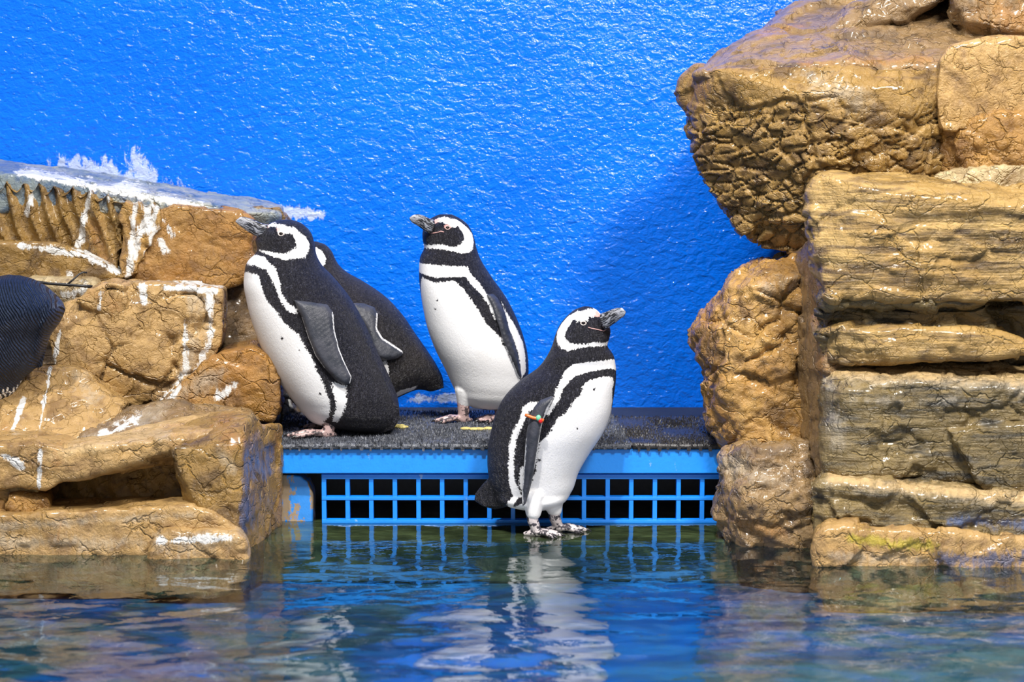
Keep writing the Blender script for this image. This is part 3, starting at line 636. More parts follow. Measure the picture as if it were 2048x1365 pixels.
def beak_mat():
    t = NT('beak_horn'); u = t.attr('bu'); v = t.attr('bv')
    cv = t.n('ShaderNodeCombineXYZ', {0: t.math('MULTIPLY', u, 3.2), 1: t.math('MULTIPLY', v, 5.0), 2: t.math('MULTIPLY', u, 1.3)}).outputs[0]
    n = t.noise(cv, 1.5, 3, 0.6, 0.8)
    tip = t.math('MULTIPLY', t.ramp(u, 0.35, 0.95), 0.10)
    c = t.mix(t.ramp(t.math('ADD', n, tip), 0.50, 0.60), rgb(0.018, 0.018, 0.022), rgb(0.36, 0.37, 0.42))
    t.bsdf(Base_Color=c, Roughness=0.28, Normal=t.bump(n, 0.3, 0.002))
    return t.m
BEAK = beak_mat()
def foot_mat(name, skin, blotch, lo=0.5):
    t = NT(name); p = t.pos(); n = t.noise(p, 85, 3, 0.6)
    c = t.mix(t.ramp(n, lo, lo+0.08), rgb(*skin), rgb(*blotch))
    t.bsdf(Base_Color=c, Roughness=0.35, Normal=t.bump(t.noise(p, 240, 3), 0.4, 0.002)); return t.m
FOOTP = foot_mat('pink_mottled_foot', (0.44, 0.31, 0.30), (0.06, 0.045, 0.05), 0.50)
FOOTD = foot_mat('grey_mottled_foot', (0.50, 0.45, 0.46), (0.045, 0.04, 0.05), 0.47)
CLAW = simple('claw_horn', (0.02, 0.018, 0.02), 0.3)
EYEW = simple('eye_ring_pink', (0.72, 0.50, 0.48), 0.35, 0.2)
EYEP = simple('eye_ring_white', (0.75, 0.66, 0.62), 0.35, 0.2)
PUP = simple('pupil_black', (0.01, 0.006, 0.006), 0.08, 0.0, 60, 0.0, 0.0)
MOUTH = simple('gape_pink', (0.62, 0.36, 0.34), 0.4, 0.3)

def catmull(A, n):
    A = np.asarray(A, float); c = np.stack([(A[:, 0]+A[:, 2])/2, (A[:, 1]+A[:, 3])/2], 1)
    s = np.concatenate([[0], np.cumsum(np.maximum(np.linalg.norm(np.diff(c, axis=0), axis=1), 2.0))])
    q = np.linspace(0, s[-1], n); out = np.empty((n, A.shape[1]))
    m = np.gradient(A, s, axis=0)
    k = np.clip(np.searchsorted(s, q, 'right')-1, 0, len(s)-2)
    h = (s[k+1]-s[k])[:, None]; u = ((q-s[k])/(s[k+1]-s[k]))[:, None]
    return (2*u**3-3*u**2+1)*A[k] + (u**3-2*u**2+u)*h*m[k] + (-2*u**3+3*u**2)*A[k+1] + (u**3-u**2)*h*m[k+1]
def polysd(Q, poly):
    """signed distance of points to a polygon, positive inside"""
    poly = np.asarray(poly); d = np.full(len(Q), 9.0); ins = np.zeros(len(Q), bool)
    for i in range(len(poly)):
        a = poly[i]; b = poly[(i+1) % len(poly)]; ab = b-a
        t = np.clip(((Q-a)@ab)/(ab@ab+1e-12), 0, 1)
        d = np.minimum(d, np.linalg.norm(Q-a-t[:, None]*ab, axis=1))
        c = (a[1] > Q[:, 1]) != (b[1] > Q[:, 1])
        with np.errstate(divide='ignore', invalid='ignore'):
            xi = a[0]+(Q[:, 1]-a[1])/(b[1]-a[1]+1e-15)*(b[0]-a[0])
        ins ^= c & (Q[:, 0] < xi)
    return np.where(ins, d, -d)
def crop(scale, ox, oy):
    return lambda pts: [(x/scale+ox, y/scale+oy) for x, y in pts]

class Penguin:
    N, M = 230, 150; R = 0.11
    def __init__(s, sections, Y, side):
        # sections bottom to crown: xL, yL, xR, yR, thickness ratio, facing angle (deg), depth offset
        A = [list(q)+[0]*(7-len(q)) for q in sections]
        s.S = catmull(A, s.N); s.side = side
        S = s.S; n = s.N
        L = np.array([at(a[0], a[1], Y+a[6]) for a in S]); Rr = np.array([at(a[2], a[3], Y+a[6]) for a in S])
        s.c = (L+Rr)/2; v = Rr-L; s.a = np.linalg.norm(v, axis=1)/2; s.e = v/(2*s.a[:, None]+1e-9); s.b = s.a*S[:, 4]
        s.phf = np.radians(S[:, 5])
        s.arc = np.concatenate([[0], np.cumsum(np.linalg.norm(np.diff(s.c, axis=0), axis=1))])
        ph = np.linspace(0, 2*np.pi, s.M, endpoint=False)
        s.ph = ph
        s.P = s.pt(np.repeat(np.arange(n), s.M), np.tile(ph, n)).reshape(n, s.M, 3)
        s.th = (ph[None, :]-s.phf[:, None]+np.pi) % (2*np.pi)-np.pi
        half = ph <= np.pi+1e-6
        s.hp = ph[half]; s.HP = proj(s.P[:, half].reshape(-1, 3)).reshape(n, half.sum(), 2)
    def pt(s, i, ph, k=1.0, off=0.0):
        i = np.asarray(i); cs = np.cos(ph)[:, None]; sn = np.sin(ph)[:, None]
        a = (s.a[i]*k+off)[:, None]; b = (s.b[i]*k+off)[:, None]
        return s.c[i] + a*cs*s.e[i] + b*sn*np.array((0, -1.0, 0))
    def lookup(s, px):
        d = np.sum((s.HP-np.array(px))**2, -1); i, j = np.unravel_index(np.argmin(d), d.shape)
        return i, s.hp[j], math.sqrt(d[i, j])
    def uv(s, px):
        i, ph, dd = s.lookup(px)
        th = (ph-s.phf[i]+np.pi) % (2*np.pi)-np.pi
        t = th*s.side if s.side else abs(th)
        if t < 0.03 or ((ph < 0.06 or ph > 3.08) and t < 1.2): t = -0.9
        return (s.arc[i], t*s.R)
    def surf(s, px, out=0.0):
        i, ph, _ = s.lookup(px)
        return s.pt([i], np.array([ph]), 1.0, out)[0]
    def build(s, root, mat, white, pink=(), flippers=(), extra=(), dots=(), vox=0.0032):
        n, M = s.N, s.M
        V = list(s.P.reshape(-1, 3)); Fc = []
        for i in range(n-1):
            for j in range(M):
                k = (j+1) % M; Fc.append((i*M+j, i*M+k, (i+1)*M+k, (i+1)*M+j))
        Fc.append(tuple(range(M))[::-1]); Fc.append(tuple((n-1)*M+j for j in range(M)))
        Q = np.stack([np.repeat(s.arc, M), np.abs(s.th).ravel()*s.R], 1)
        pat = np.full(len(Q), -0.05)
        for w in white:
            po = [s.uv(p) for p in w]
            pat = np.maximum(pat, polysd(Q, po))
        for (x, y, r) in dots:
            i, ph, _ = s.lookup((x, y)); c = s.pt([i], np.array([ph]))[0]
            pat = np.minimum(pat, np.linalg.norm(np.array(V)-c, axis=1)-r)
        pk = np.full(len(Q), -0.05)
        for w in pink: pk = np.maximum(pk, polysd(Q, [s.uv(p) for p in w]))
        fl = np.zeros(len(Q))
        KV = [np.array(V)]; KA = [np.stack([pat, pk, fl], 1)]
        for f in flippers:
            out, edge, off, th = f['out'], f['edge'], f.get('off', 0.004), f.get('th', 0.012)
            for mirror in ((False, True) if f.get('mirror', True) else (False,)):
                pl = []
                for k in range(len(out)):
                    a = np.array(out[k]); b = np.array(out[(k+1) % len(out)]); m = max(1, int(np.linalg.norm(b-a)/4))
                    for q in range(m): pl.append(a+(b-a)*q/m)
                cen = np.mean(pl, 0)
                # fill with an interior grid so that the flipper follows the flank
                def lift(px, o):
                    i, ph, d = s.lookup(px)
                    base = s.pt([i], np.array([ph]))[0]
                    if mirror:
                        thm = (ph-s.phf[i]+np.pi) % (2*np.pi)-np.pi
                        thm = math.copysign(min(abs(thm)+0.60, 2.9), thm)
                        return s.pt([i], np.array([s.phf[i]-thm]), 1.0, min(o, 0.012))[0]
                    if d > 3: return at(px[0], px[1], base[1]-o*0.3)
                    nrm = s.pt([i], np.array([ph]), 1.0, 0.01)[0]-base; nrm /= np.linalg.norm(nrm)+1e-9
                    return at(px[0], px[1], base[1]+nrm[1]*o - o*0.4)
                xs = np.array(pl); x0, y0 = xs.min(0); x1, y1 = xs.max(0)
                gx, gy = np.meshgrid(np.arange(x0, x1, 3.5), np.arange(y0, y1, 3.5)); G0 = np.stack([gx.ravel(), gy.ravel()], 1)
                G0 = G0[polysd(G0, xs) > 2.2]
                m = len(pl)
                v2, _, tri, *_ = delaunay_2d_cdt([Vector(p) for p in pl]+[Vector(p) for p in G0], [], [list(range(m))], 1, 1e-4)
                v2 = np.array([tuple(v) for v in v2]); inn = np.clip(polysd(v2, xs), 0, None)
                tk = th*np.sqrt(np.clip(inn/9.0, 0.03, 1))
                oo = [off*(f['prof'](p) if 'prof' in f else 1) for p in v2]
                fr = [lift(p, o+t_) for p, o, t_ in zip(v2, oo, tk)]; bk = [lift(p, o-0.004-0.5*t_) for p, o, t_ in zip(v2, oo, tk)]
                b0 = len(V); nv = len(v2); V += fr+bk
                cnt = {}
                for t_ in tri:
                    Fc.append(tuple(b0+q for q in t_)); Fc.append(tuple(b0+nv+q for q in reversed(t_)))
                    for q in range(len(t_)):
                        e = (t_[q], t_[(q+1) % len(t_)]); cnt[e] = 1
                for (p, q) in cnt:
                    if (q, p) not in cnt: Fc.append((b0+q, b0+p, b0+nv+p, b0+nv+q))
                # key samples for the colour transfer
                smp = []; sa = []
                gx, gy = np.meshgrid(np.arange(x0-1, x1+2, 1.6), np.arange(y0-1, y1+2, 1.6)); G = np.stack([gx.ravel(), gy.ravel()], 1)
                ins = polysd(G, xs) > -1.0
                G = np.concatenate([G[ins], xs])
                dE = np.full(len(G), 99.)
                for pl2, wpx in ed_iter(edge):
                    for k in range(len(pl2)-1):
                        a = np.array(pl2[k]); ab = np.array(pl2[k+1])-a
                        t = np.clip(((G-a)@ab)/(ab@ab+1e-9), 0, 1)
                        dE = np.minimum(dE, np.linalg.norm(G-a-t[:, None]*ab, axis=1)-wpx)
                for g, de in zip(G, dE):
                    o = off*(f['prof'](g) if 'prof' in f else 1)
                    smp.append(lift(g, o+th*0.8)); sa.append((-de/730., -0.05, f.get('tone', 1.0)))
                KV.append(np.array(smp)); KA.append(np.array(sa))
        for h in extra:
            b2 = bmesh.new()
            for p in h[0]: b2.verts.new(p)
            bmesh.ops.convex_hull(b2, input=b2.verts[:])
            b2.verts.index_update(); b0 = len(V); V += [np.array(v.co) for v in b2.verts]
            for fa in b2.faces: Fc.append(tuple(b0+v.index for v in fa.verts))
            c = np.mean(h[0], 0)
            sm = np.array([np.array(fa.calc_center_median())*(1-u)+np.array(v.co)*u for fa in b2.faces for v in fa.verts for u in (0, .5, 1)])
            KV.append(sm); KA.append(np.tile((h[1], -0.05, 0.0), (len(sm), 1))); b2.free()
        me = remeshed('body', mesh_from('body', V, Fc), vox, 3, 0.5)
        KV = np.concatenate(KV); KA = np.concatenate(KA)
        kd = kdtree.KDTree(len(KV))
        for i, v in enumerate(KV): kd.insert(v, i)
        kd.balance()
        P = get_co(me); out = np.empty((len(P), 3))
        for i, p in enumerate(P):
            r = kd.find_n(p, 3); w = 0; acc = 0
            for (_, ix, d) in r:
                q = 1/(d+1e-4)**2; w += q; acc = acc+q*KA[ix]
            out[i] = acc/w
        set_attr(me, 'pat', out[:, 0]); set_attr(me, 'pink', out[:, 1]); set_attr(me, 'flip', out[:, 2])
        o = link('body', me, mat); rebase(o, root)
        return o
def ed_iter(edge):
    return [(e[0], e[1]) for e in edge]

def beak(root, secs, Y0, Y1, lat=0.55, mat=None):
    """secs base to tip: top x, y, bottom x, y"""
    n, M = 40, 28
    S = catmull([list(q)+[0] for q in secs], n)
    V = []; Fc = []; bu = []; bv = []
    for i in range(n):
        u = i/(n-1); Y = Y0+(Y1-Y0)*u
        T = at(S[i, 0], S[i, 1], Y); B = at(S[i, 2], S[i, 3], Y); c = (T+B)/2; h = (T-B)/2
        ax = at(*((S[min(i+1, n-1), :2]+S[min(i+1, n-1), 2:4])/2), Y)-at(*((S[max(i-1, 0), :2]+S[max(i-1, 0), 2:4])/2), Y)
        ax = ax+np.array((0, (Y1-Y0)/n*2, 0)); lt = np.cross(ax, h); lt /= np.linalg.norm(lt)+1e-9
        w = np.linalg.norm(h)*lat*(1-0.35*u)
        for j in range(M):
            a = 2*math.pi*j/M; ca, sa = math.cos(a), math.sin(a)
            groove = 1-0.10*math.exp(-((ca+0.25)/0.12)**2)
            V.append(c + h*ca + lt*w*math.copysign(abs(sa)**0.8, sa)*groove); bu.append(u); bv.append(ca)
    for i in range(n-1):
        for j in range(M):
            k = (j+1) % M; Fc.append((i*M+j, i*M+k, (i+1)*M+k, (i+1)*M+j))
    Fc.append(tuple(range(M))[::-1]); Fc.append(tuple((n-1)*M+j for j in range(M)))
    me = mesh_from('beak', V, Fc); set_attr(me, 'bu', bu); set_attr(me, 'bv', bv)
    o = link('beak', me, BEAK); rebase(o, root); o['label'] = 'dark horn beak with pale grey streaks'
    return o
def eye(root, p, q, px, r, ring):
    """an eyeball in a pale ring set on the head surface"""
    c = q.surf(px, 0.0022); base = q.surf(px, -0.01); nrm = Vector(c-base).normalized()
    if nrm.length < .5: nrm = Vector((0, -1, 0))
    bm = bmesh.new(); bmesh.ops.create_uvsphere(bm, u_segments=20, v_segments=12, radius=r*0.72)
    M = Matrix.Translation(Vector(c)-nrm*r*0.25) @ nrm.to_track_quat('Z', 'Y').to_matrix().to_4x4()
    bmesh.ops.transform(bm, matrix=M, verts=bm.verts[:])
    e = link('eye', bm_mesh('eye', bm), PUP); rebase(e, root)
    V = []; Fc = []; n, m = 24, 8
    for i in range(n):
        a = 2*math.pi*i/n
        for j in range(m):
            b = 2*math.pi*j/m; rr = r*(0.95+0.24*math.cos(b))
            V.append(M @ Vector((rr*1.12*math.cos(a), rr*0.8*math.sin(a), r*0.30+r*0.24*math.sin(b))))
    for i in range(n):
        for j in range(m): Fc.append((i*m+j, ((i+1) % n)*m+j, ((i+1) % n)*m+(j+1) % m, i*m+(j+1) % m))
    g = link('eye_ring', mesh_from('eye_ring', V, Fc), ring)
    set_co(g.data, get_co(g.data)-np.array(root.location)); g.parent = e
    return e
def foot(root, hip, ankle, heading, length, mat, spread=0.42, r=0.017, zg=0.0, lift=0.0):
    """shank, webbed foot with three toes; heading in radians in the ground plane"""
    hip = np.array(hip, float); ank = np.array(ankle, float)
    hx, hy = math.cos(heading), math.sin(heading)
    bm = bmesh.new()
    def blob(p, r0, sc=(1, 1, 1)):
        b2 = bmesh.new(); bmesh.ops.create_icosphere(b2, subdivisions=2, radius=r0)
        for v in b2.verts: v.co = Vector((v.co.x*sc[0]+p[0], v.co.y*sc[1]+p[1], v.co.z*sc[2]+p[2]))
        tmp = bpy.data.meshes.new('t'); b2.to_mesh(tmp); b2.free(); bm.from_mesh(tmp); bpy.data.meshes.remove(tmp)
    def chain(a, b, ra, rb, n=10, flat=1.0):
        for k in range(n+1):
            u = k/n; blob(a+(b-a)*u, ra+(rb-ra)*u, (1, 1, flat))
    chain(hip, ank, r*1.25, r*0.95)
    z = zg+0.008
    base = np.array((ank[0], ank[1], z+0.004))
    chain(ank, base+np.array((hx, hy, 0))*0.012, r*0.95, r*0.75, 5)
    tips = []
    for k in (-1, 0, 1):
        a = heading+k*spread; l = length*(1.0 if k == 0 else 0.88)
        tip = np.array((base[0]+math.cos(a)*l, base[1]+math.sin(a)*l, z))
        mid = base*(0.45)+tip*0.55+np.array((0, 0, 0.006))
        chain(base, mid, 0.010, 0.0078, 8); chain(mid, tip, 0.0078, 0.006, 8); tips.append(tip)
    heel = np.array((base[0]-hx*0.022, base[1]-hy*0.022, z)); chain(base, heel, 0.010, 0.006, 4)
    # web
    for k in (0, 1):
        a, b = tips[k], tips[k+1]
        for u in np.linspace(0.1, 0.9, 7):
            e = a*(1-u)+b*u; e = base+(e-base)*0.86
            chain(base+(e-base)*0.25, e, 0.0045, 0.0035, 9)
    me = remeshed('foot', bm_mesh('foot', bm), 0.0026, 4, 0.5)
    o = link('foot', me, mat); rebase(o, root)
    for k, tip in zip((-1, 0, 1), tips):
        a = heading+k*spread; d = np.array((math.cos(a), math.sin(a), -0.12))
        c = tube('claw', [tip-d*0.004, tip+d*0.004+np.array((0, 0, .002)), tip+d*0.010, tip+d*0.015-np.array((0, 0, .003))], [.0048, .0042, .0028, .0006], CLAW)
        set_co(c.data, get_co(c.data)-np.array(root.location)); c.parent = o
    return o

def ball(c, r, sc=(1, 1, 1)):
    return [np.array((c[0]+r*sc[0]*math.cos(a)*math.cos(b), c[1]+r*sc[1]*math.sin(a)*math.cos(b), c[2]+r*sc[2]*math.sin(b))) for a in np.linspace(0, 6.28, 14)[:-1] for b in np.linspace(-1.57, 1.57, 9)]
def thigh(p0, r0, p1, r1, white=0.05): return (ball(p0, r0)+ball(p1, r1), white)

# ---- penguin A: leaning, beak to the left
YA = 0.17
k1 = crop(2.785, 440, 410); kh = crop(6.83, 460, 420)
pa = empty('penguin', at(660, 874, YA))
tag(pa, 'leaning penguin facing left in front of another, beside the rocks', 'penguin', 'black and white penguins by the pool')
A = Penguin([(655, 852, 772, 868, .55, 165), (630, 846, 786, 858, .72, 160), (608, 828, 797, 838, .82, 155), (588, 803, 797, 805, .86, 150), (560, 765, 780, 758, .86, 150), (531, 713, 755, 705, .86, 150), (508, 655, 728, 645, .86, 150),
             (494, 604, 697, 592, .86, 150), (488, 558, 664, 552, .84, 150), (496, 522, 642, 528, .80, 152), (512, 506, 633, 510, .80, 158), (514, 496, 630, 494, .78, 164), (511, 482, 627, 480, .76, 166), (517, 467, 622, 466, .76, 168), (528, 455, 612, 454, .76, 168), (540, 446, 599, 445, .70, 168), (558, 440, 584, 440, .6, 168)], YA, -1)
wA = [k1([(110, 340), (160, 350), (215, 390), (230, 470), (265, 540), (310, 590), (360, 660), (430, 720), (480, 790), (520, 850), (545, 930), (580, 1000), (600, 1060), (605, 1180), (580, 1260), (480, 1260), (290, 1010), (160, 830), (90, 640), (90, 450)]),
      k1([(620, 990), (700, 1010), (708, 1060), (695, 1140), (660, 1210), (625, 1210), (642, 1100), (628, 1040)]),
      k1([(130, 300), (190, 262), (250, 290), (310, 350), (330, 420), (350, 500), (380, 550), (430, 580), (430, 600), (390, 600), (345, 540), (310, 460), (280, 400), (260, 360), (200, 340), (130, 320)]),
      kh([(470, 210), (520, 205), (600, 175), (700, 200), (800, 225), (880, 235), (950, 300), (1040, 370), (1090, 470), (1080, 570), (1030, 640), (900, 660), (750, 680), (640, 650), (540, 620), (400, 560), (390, 540), (480, 550), (600, 580), (720, 600), (820, 580), (900, 520), (905, 430), (860, 350), (820, 310), (780, 345), (720, 310), (650, 300), (640, 230), (560, 230), (500, 255)])]
flA = dict(out=k1([(410, 530), (500, 540), (600, 555), (632, 600), (640, 700), (665, 800), (700, 890), (735, 960), (725, 1000), (690, 1005), (640, 975), (580, 910), (530, 840), (490, 740), (455, 630)]),
           edge=[(k1([(630, 600), (640, 700), (665, 800), (700, 890), (735, 960), (728, 995)]), 1.6), (k1([(455, 630), (490, 740), (530, 840), (580, 910)]), 0.7)], off=0.006, th=0.010)
A.build(pa, PM, wA, [kh([(465, 215), (520, 195), (530, 235), (495, 258)]), kh([(630, 240), (690, 250), (690, 300), (650, 300)])], [flA],
        extra=[thigh(at(660, 815, YA-.05), .034, at(659, 840, YA-.07), .019), ([at(x, y, YA+d_) for x, y in ((730, 770), (798, 815), (800, 838), (785, 860), (748, 872), (718, 862), (700, 820)) for d_ in (-.05, .06)], -0.05)], dots=[(563, 678, .004), (640, 788, .004), (600, 700, .002)])
beak(pa, [(534, 449, 524, 474), (522, 446, 511, 472), (508, 440, 498, 465), (492, 435, 485, 456), (480, 435, 474, 447), (473, 440, 471, 444)], YA-.02, YA-.05, .62)
eye(pa, pa, A, (562.5, 469), .0068, EYEP)
foot(pa, at(662, 838, YA-.07), at(655, 868, YA-.08), math.radians(184), .110, FOOTP, zg=HP+.011)
foot(pa, at(668, 830, YA+.06), at(664, 858, YA+.06), math.radians(176), .080, FOOTP, zg=HP+.011)

# ---- penguin B: behind A
YB = 0.43
pb = empty('penguin', at(740, 850, YB))
tag(pb, 'penguin half hidden behind the leaning one, tail pointing right', 'penguin', 'black and white penguins by the pool')
B = Penguin([(862, 784, 888, 776, .5, 175), (838, 780, 886, 758, .6, 175), (790, 798, 874, 732, .75, 172), (728, 826, 856, 704, .84, 168), (672, 790, 830, 667, .88, 165), (630, 730, 803, 628, .88, 165), (602, 670, 766, 590, .88, 165),
             (588, 615, 724, 562, .86, 165), (582, 570, 690, 542, .84, 168), (584, 540, 676, 528, .82, 172), (584, 522, 669, 515, .80, 174), (584, 507, 664, 504, .78, 175), (590, 496, 656, 494, .76, 175), (604, 487, 645, 487, .7, 175), (616, 483, 632, 483, .6, 175)], YB, -1)
wB = [k1([(535, 235), (570, 255), (592, 300), (580, 340), (545, 352), (530, 330), (520, 260)]),
      k1([(870, 860), (930, 870), (945, 920), (940, 1040), (900, 1060), (860, 1100), (700, 1150), (560, 1000), (450, 700), (420, 560), (520, 600), (650, 800)]),
      k1([(960, 1085), (975, 1055), (1000, 1035), (1060, 1022), (1100, 1008), (1080, 1030), (1030, 1050)])]
flB = dict(out=k1([(725, 545), (800, 548), (860, 570), (880, 610), (875, 690), (905, 740), (960, 775), (1018, 815), (1020, 835), (985, 858), (930, 868), (880, 862), (840, 800), (815, 700), (760, 620)]),
           edge=[(k1([(878, 600), (872, 690), (905, 745), (960, 780), (1018, 818)]), 1.6)], off=0.012, th=0.012)
B.build(pb, PMB, wB, [], [flB])
beak(pb, [(592, 498, 588, 522), (578, 497, 574, 518), (560, 495, 558, 512), (545, 497, 544, 507), (538, 501, 538, 505)], YB-.01, YB, .6)
eye(pb, pb, B, (606, 507), .0066, EYEP)
foot(pb, at(742, 815, YB-.05), at(738, 846, YB-.06), math.radians(190), .08, FOOTP, zg=HP+.011)
foot(pb, at(752, 812, YB+.06), at(748, 838, YB+.06), math.radians(184), .08, FOOTP, zg=HP+.011)

# ---- penguin C: upright in the middle
YC = 0.40
k2 = crop(2.787, 780, 410); k4 = crop(7.185, 800, 410)
pc = empty('penguin', at(960, 848, YC))
tag(pc, 'upright penguin at the back showing its white belly, head left', 'penguin', 'black and white penguins by the pool')
C = Penguin([(962, 819, 1000, 820, .45, 124), (945, 815, 1020, 817, .6, 124), (930, 808, 1033, 811, .7, 124), (918, 797, 1044, 802, .76, 124), (907, 775, 1053, 785, .80, 124), (890, 738, 1057, 750, .84, 124), (872, 702, 1056, 715, .86, 124), (856, 660, 1047, 674, .86, 124), (846, 616, 1032, 634, .86, 124), (840, 577, 1010, 592, .86, 124),
             (838, 542, 981, 551, .84, 124), (841, 512, 960, 516, .82, 132), (848, 496, 953, 496, .80, 146), (845, 478, 949, 479, .80, 152), (846, 460, 942, 460, .78, 154), (853, 446, 932, 446, .78, 155), (863, 436, 918, 436, .72, 155), (878, 429, 904, 429, .6, 155)], YC, -1)
wC = [k2([(140, 445), (170, 450), (230, 452), (300, 432), (360, 425), (410, 470), (450, 530), (500, 590), (530, 650), (580, 700), (620, 740), (640, 800), (680, 870), (722, 970), (715, 1040), (680, 1130), (560, 1150), (420, 1150), (360, 1090), (300, 960), (210, 780), (140, 560)]),
      k2([(140, 340), (200, 325), (300, 340), (430, 345), (450, 390), (500, 440), (530, 490), (560, 550), (600, 640), (585, 640), (550, 560), (500, 490), (450, 440), (420, 400), (330, 405), (230, 422), (140, 405)]),
      k2([(620, 545), (650, 600), (700, 680), (740, 770), (755, 850), (755, 930), (730, 970), (725, 900), (710, 820), (690, 760), (660, 680), (650, 620)]),
      k4([(505, 200), (560, 190), (640, 165), (720, 190), (800, 210), (900, 270), (980, 340), (1040, 430), (1060, 540), (1040, 640), (980, 690), (860, 695), (780, 670), (660, 640), (530, 630), (400, 635), (340, 610), (360, 595), (480, 580), (600, 570), (700, 595), (800, 600), (880, 560), (920, 490), (910, 420), (870, 360), (820, 290), (790, 330), (730, 330), (700, 290), (640, 260), (590, 230), (540, 250), (510, 270)])]
flC = dict(out=k2([(535, 500), (575, 495), (600, 520), (640, 600), (660, 680), (690, 760), (710, 830), (725, 900), (735, 965), (720, 965), (690, 890), (660, 820), (625, 740), (600, 660), (570, 570)]),
           edge=[(k2([(535, 500), (570, 570), (600, 660), (625, 740), (660, 820), (690, 890), (720, 965)]), 1.5)], off=0.008, th=0.012)
C.build(pc, PM, wC, [k4([(500, 205), (570, 190), (575, 215), (530, 255), (505, 270)]), k4([(635, 300), (680, 280), (740, 300), (720, 355), (650, 350)])], [flC],
        extra=[thigh(at(932, 780, YC-.03), .034, at(928, 806, YC-.03), .02), thigh(at(1000, 790, YC), .034, at(1001, 810, YC), .02)], dots=[(876, 602, .003), (870, 618, .003), (1004, 688, .003)])
beak(pc, [(867, 440, 856, 468), (857, 436, 846, 460), (846, 431, 834, 451), (834, 429, 823, 444), (826, 431, 819, 438), (821, 434, 819.5, 436)], YC-.045, YC-.075, .66)
eye(pc, pc, C, (894.6, 455), .0064, EYEW)
m = rebase(tube('gape', [C.surf(p, .0012) for p in k4([(450, 415), (500, 402), (560, 388), (590, 375), (630, 388)])], .0016, MOUTH), pc)
foot(pc, at(927, 796, YC-.03), at(927, 838, YC-.03), math.radians(190), .082, FOOTP, zg=HP+.011)
foot(pc, at(1000, 800, YC+.0), at(1002, 836, YC+.0), math.radians(215), .08, FOOTP, zg=HP+.011)

# ---- penguin D: front, on the wet ledge, beak to the right
YD = -0.12
k3 = crop(2.844, 920, 590); k5 = crop(7.184, 1080, 590)
pd = empty('penguin', at(1085, 1054, YD))
tag(pd, 'penguin with a banded flipper standing on the wet ledge, facing right', 'penguin', 'black and white penguins by the pool')
D = Penguin([(1055, 1023, 1080, 1023, .5, 45), (1034, 1018, 1102, 1018, .60, 45), (1006, 1010, 1122, 1009, .76, 45), (986, 984, 1143, 984, .66, 45), (976, 945, 1157, 946, .66, 45), (975, 905, 1178, 909, .66, 45), (981, 868, 1206, 866, .66, 45), (991, 829, 1221, 828, .66, 45), (1009, 794, 1228, 790, .66, 45),
             (1040, 762, 1232, 757, .66, 45), (1079, 733, 1231, 729, .66, 44), (1096, 709, 1226, 709, .80, 40), (1104, 692, 1215, 692, .80, 36), (1109, 676, 1219, 677, .80, 34), (1116, 657, 1221, 660, .80, 33), (1127, 640, 1214, 643, .80, 33), (1140, 627, 1202, 629, .78, 33), (1153, 618, 1190, 618, .70, 33), (1166, 613, 1179, 613, .5, 33)], YD, 1)
wD = [k3([(920, 455), (885, 462), (800, 470), (735, 490), (700, 520), (690, 560), (640, 620), (610, 670), (560, 700), (520, 760), (500, 800), (455, 840), (440, 900), (430, 1000), (400, 1100), (370, 1180), (350, 1230), (440, 1250), (560, 1240), (650, 1130), (740, 950), (850, 800), (920, 620)]),
      k3([(920, 345), (880, 352), (800, 375), (720, 385), (640, 395), (600, 430), (580, 480), (550, 530), (530, 580), (510, 620), (485, 680), (510, 690), (530, 640), (560, 600), (580, 540), (620, 500), (650, 460), (720, 440), (790, 430), (880, 402), (920, 395)]),
      k3([(440, 610), (400, 610), (360, 640), (340, 700), (300, 780), (280, 850), (280, 930), (270, 960), (280, 1060), (300, 1150), (330, 1235), (375, 1245), (350, 1140), (320, 1080), (310, 1020), (305, 960), (310, 880), (320, 820), (350, 760), (365, 700), (390, 660), (440, 640)]),
      k3([(345, 985), (370, 970), (370, 1100), (350, 1120), (335, 1060)]),
      k5([(890, 260), (800, 220), (700, 205), (620, 225), (520, 245), (400, 310), (310, 410), (250, 520), (235, 600), (240, 680), (300, 760), (400, 795), (480, 790), (580, 765), (700, 745), (850, 745), (970, 735), (960, 715), (850, 690), (760, 675), (650, 705), (560, 715), (450, 710), (390, 670), (360, 600), (370, 530), (400, 470), (440, 410), (480, 345), (515, 350), (520, 390), (580, 370), (640, 370), (690, 380), (700, 320), (760, 300), (830, 300), (880, 280)])]
flD = dict(out=k3([(455, 600), (520, 575), (540, 585), (500, 660), (470, 720), (455, 800), (440, 900), (420, 1010), (400, 1100), (375, 1190), (355, 1205), (352, 1120), (362, 1000), (370, 880), (378, 780), (395, 700), (420, 640)]),
           edge=[(k3([(535, 580), (495, 650), (470, 720), (455, 800), (440, 900), (425, 1000)]), 1.5), (k3([(370, 800), (370, 900), (362, 1000), (352, 1120), (355, 1200)]), 1.1)], off=0.014, th=0.012)
tailD = [at(x, y, YD+dy) for x, y, dy in ((985, 950, -.02), (985, 950, .05), (966, 968, .0), (950, 988, .01), (949, 1002, .01), (949, 1002, .03), (966, 1014, 0), (990, 1020, .0), (1020, 1012, -.03), (1020, 1012, .06), (1000, 1018, .05), (1020, 960, .05), (1020, 960, -.02))]
D.build(pd, PM, wD, [k5([(760, 225), (890, 262), (880, 300), (810, 320), (780, 300), (800, 265)])], [flD], extra=[(tailD, -0.05), thigh(at(1068, 990, YD-.05), .034, at(1067, 1026, YD-.06), .021), thigh(at(1104, 985, YD), .036, at(1109, 1020, YD), .021)],
        dots=[(1156, 858, .0035), (1080, 921, .0035), (1188, 778, .003)])
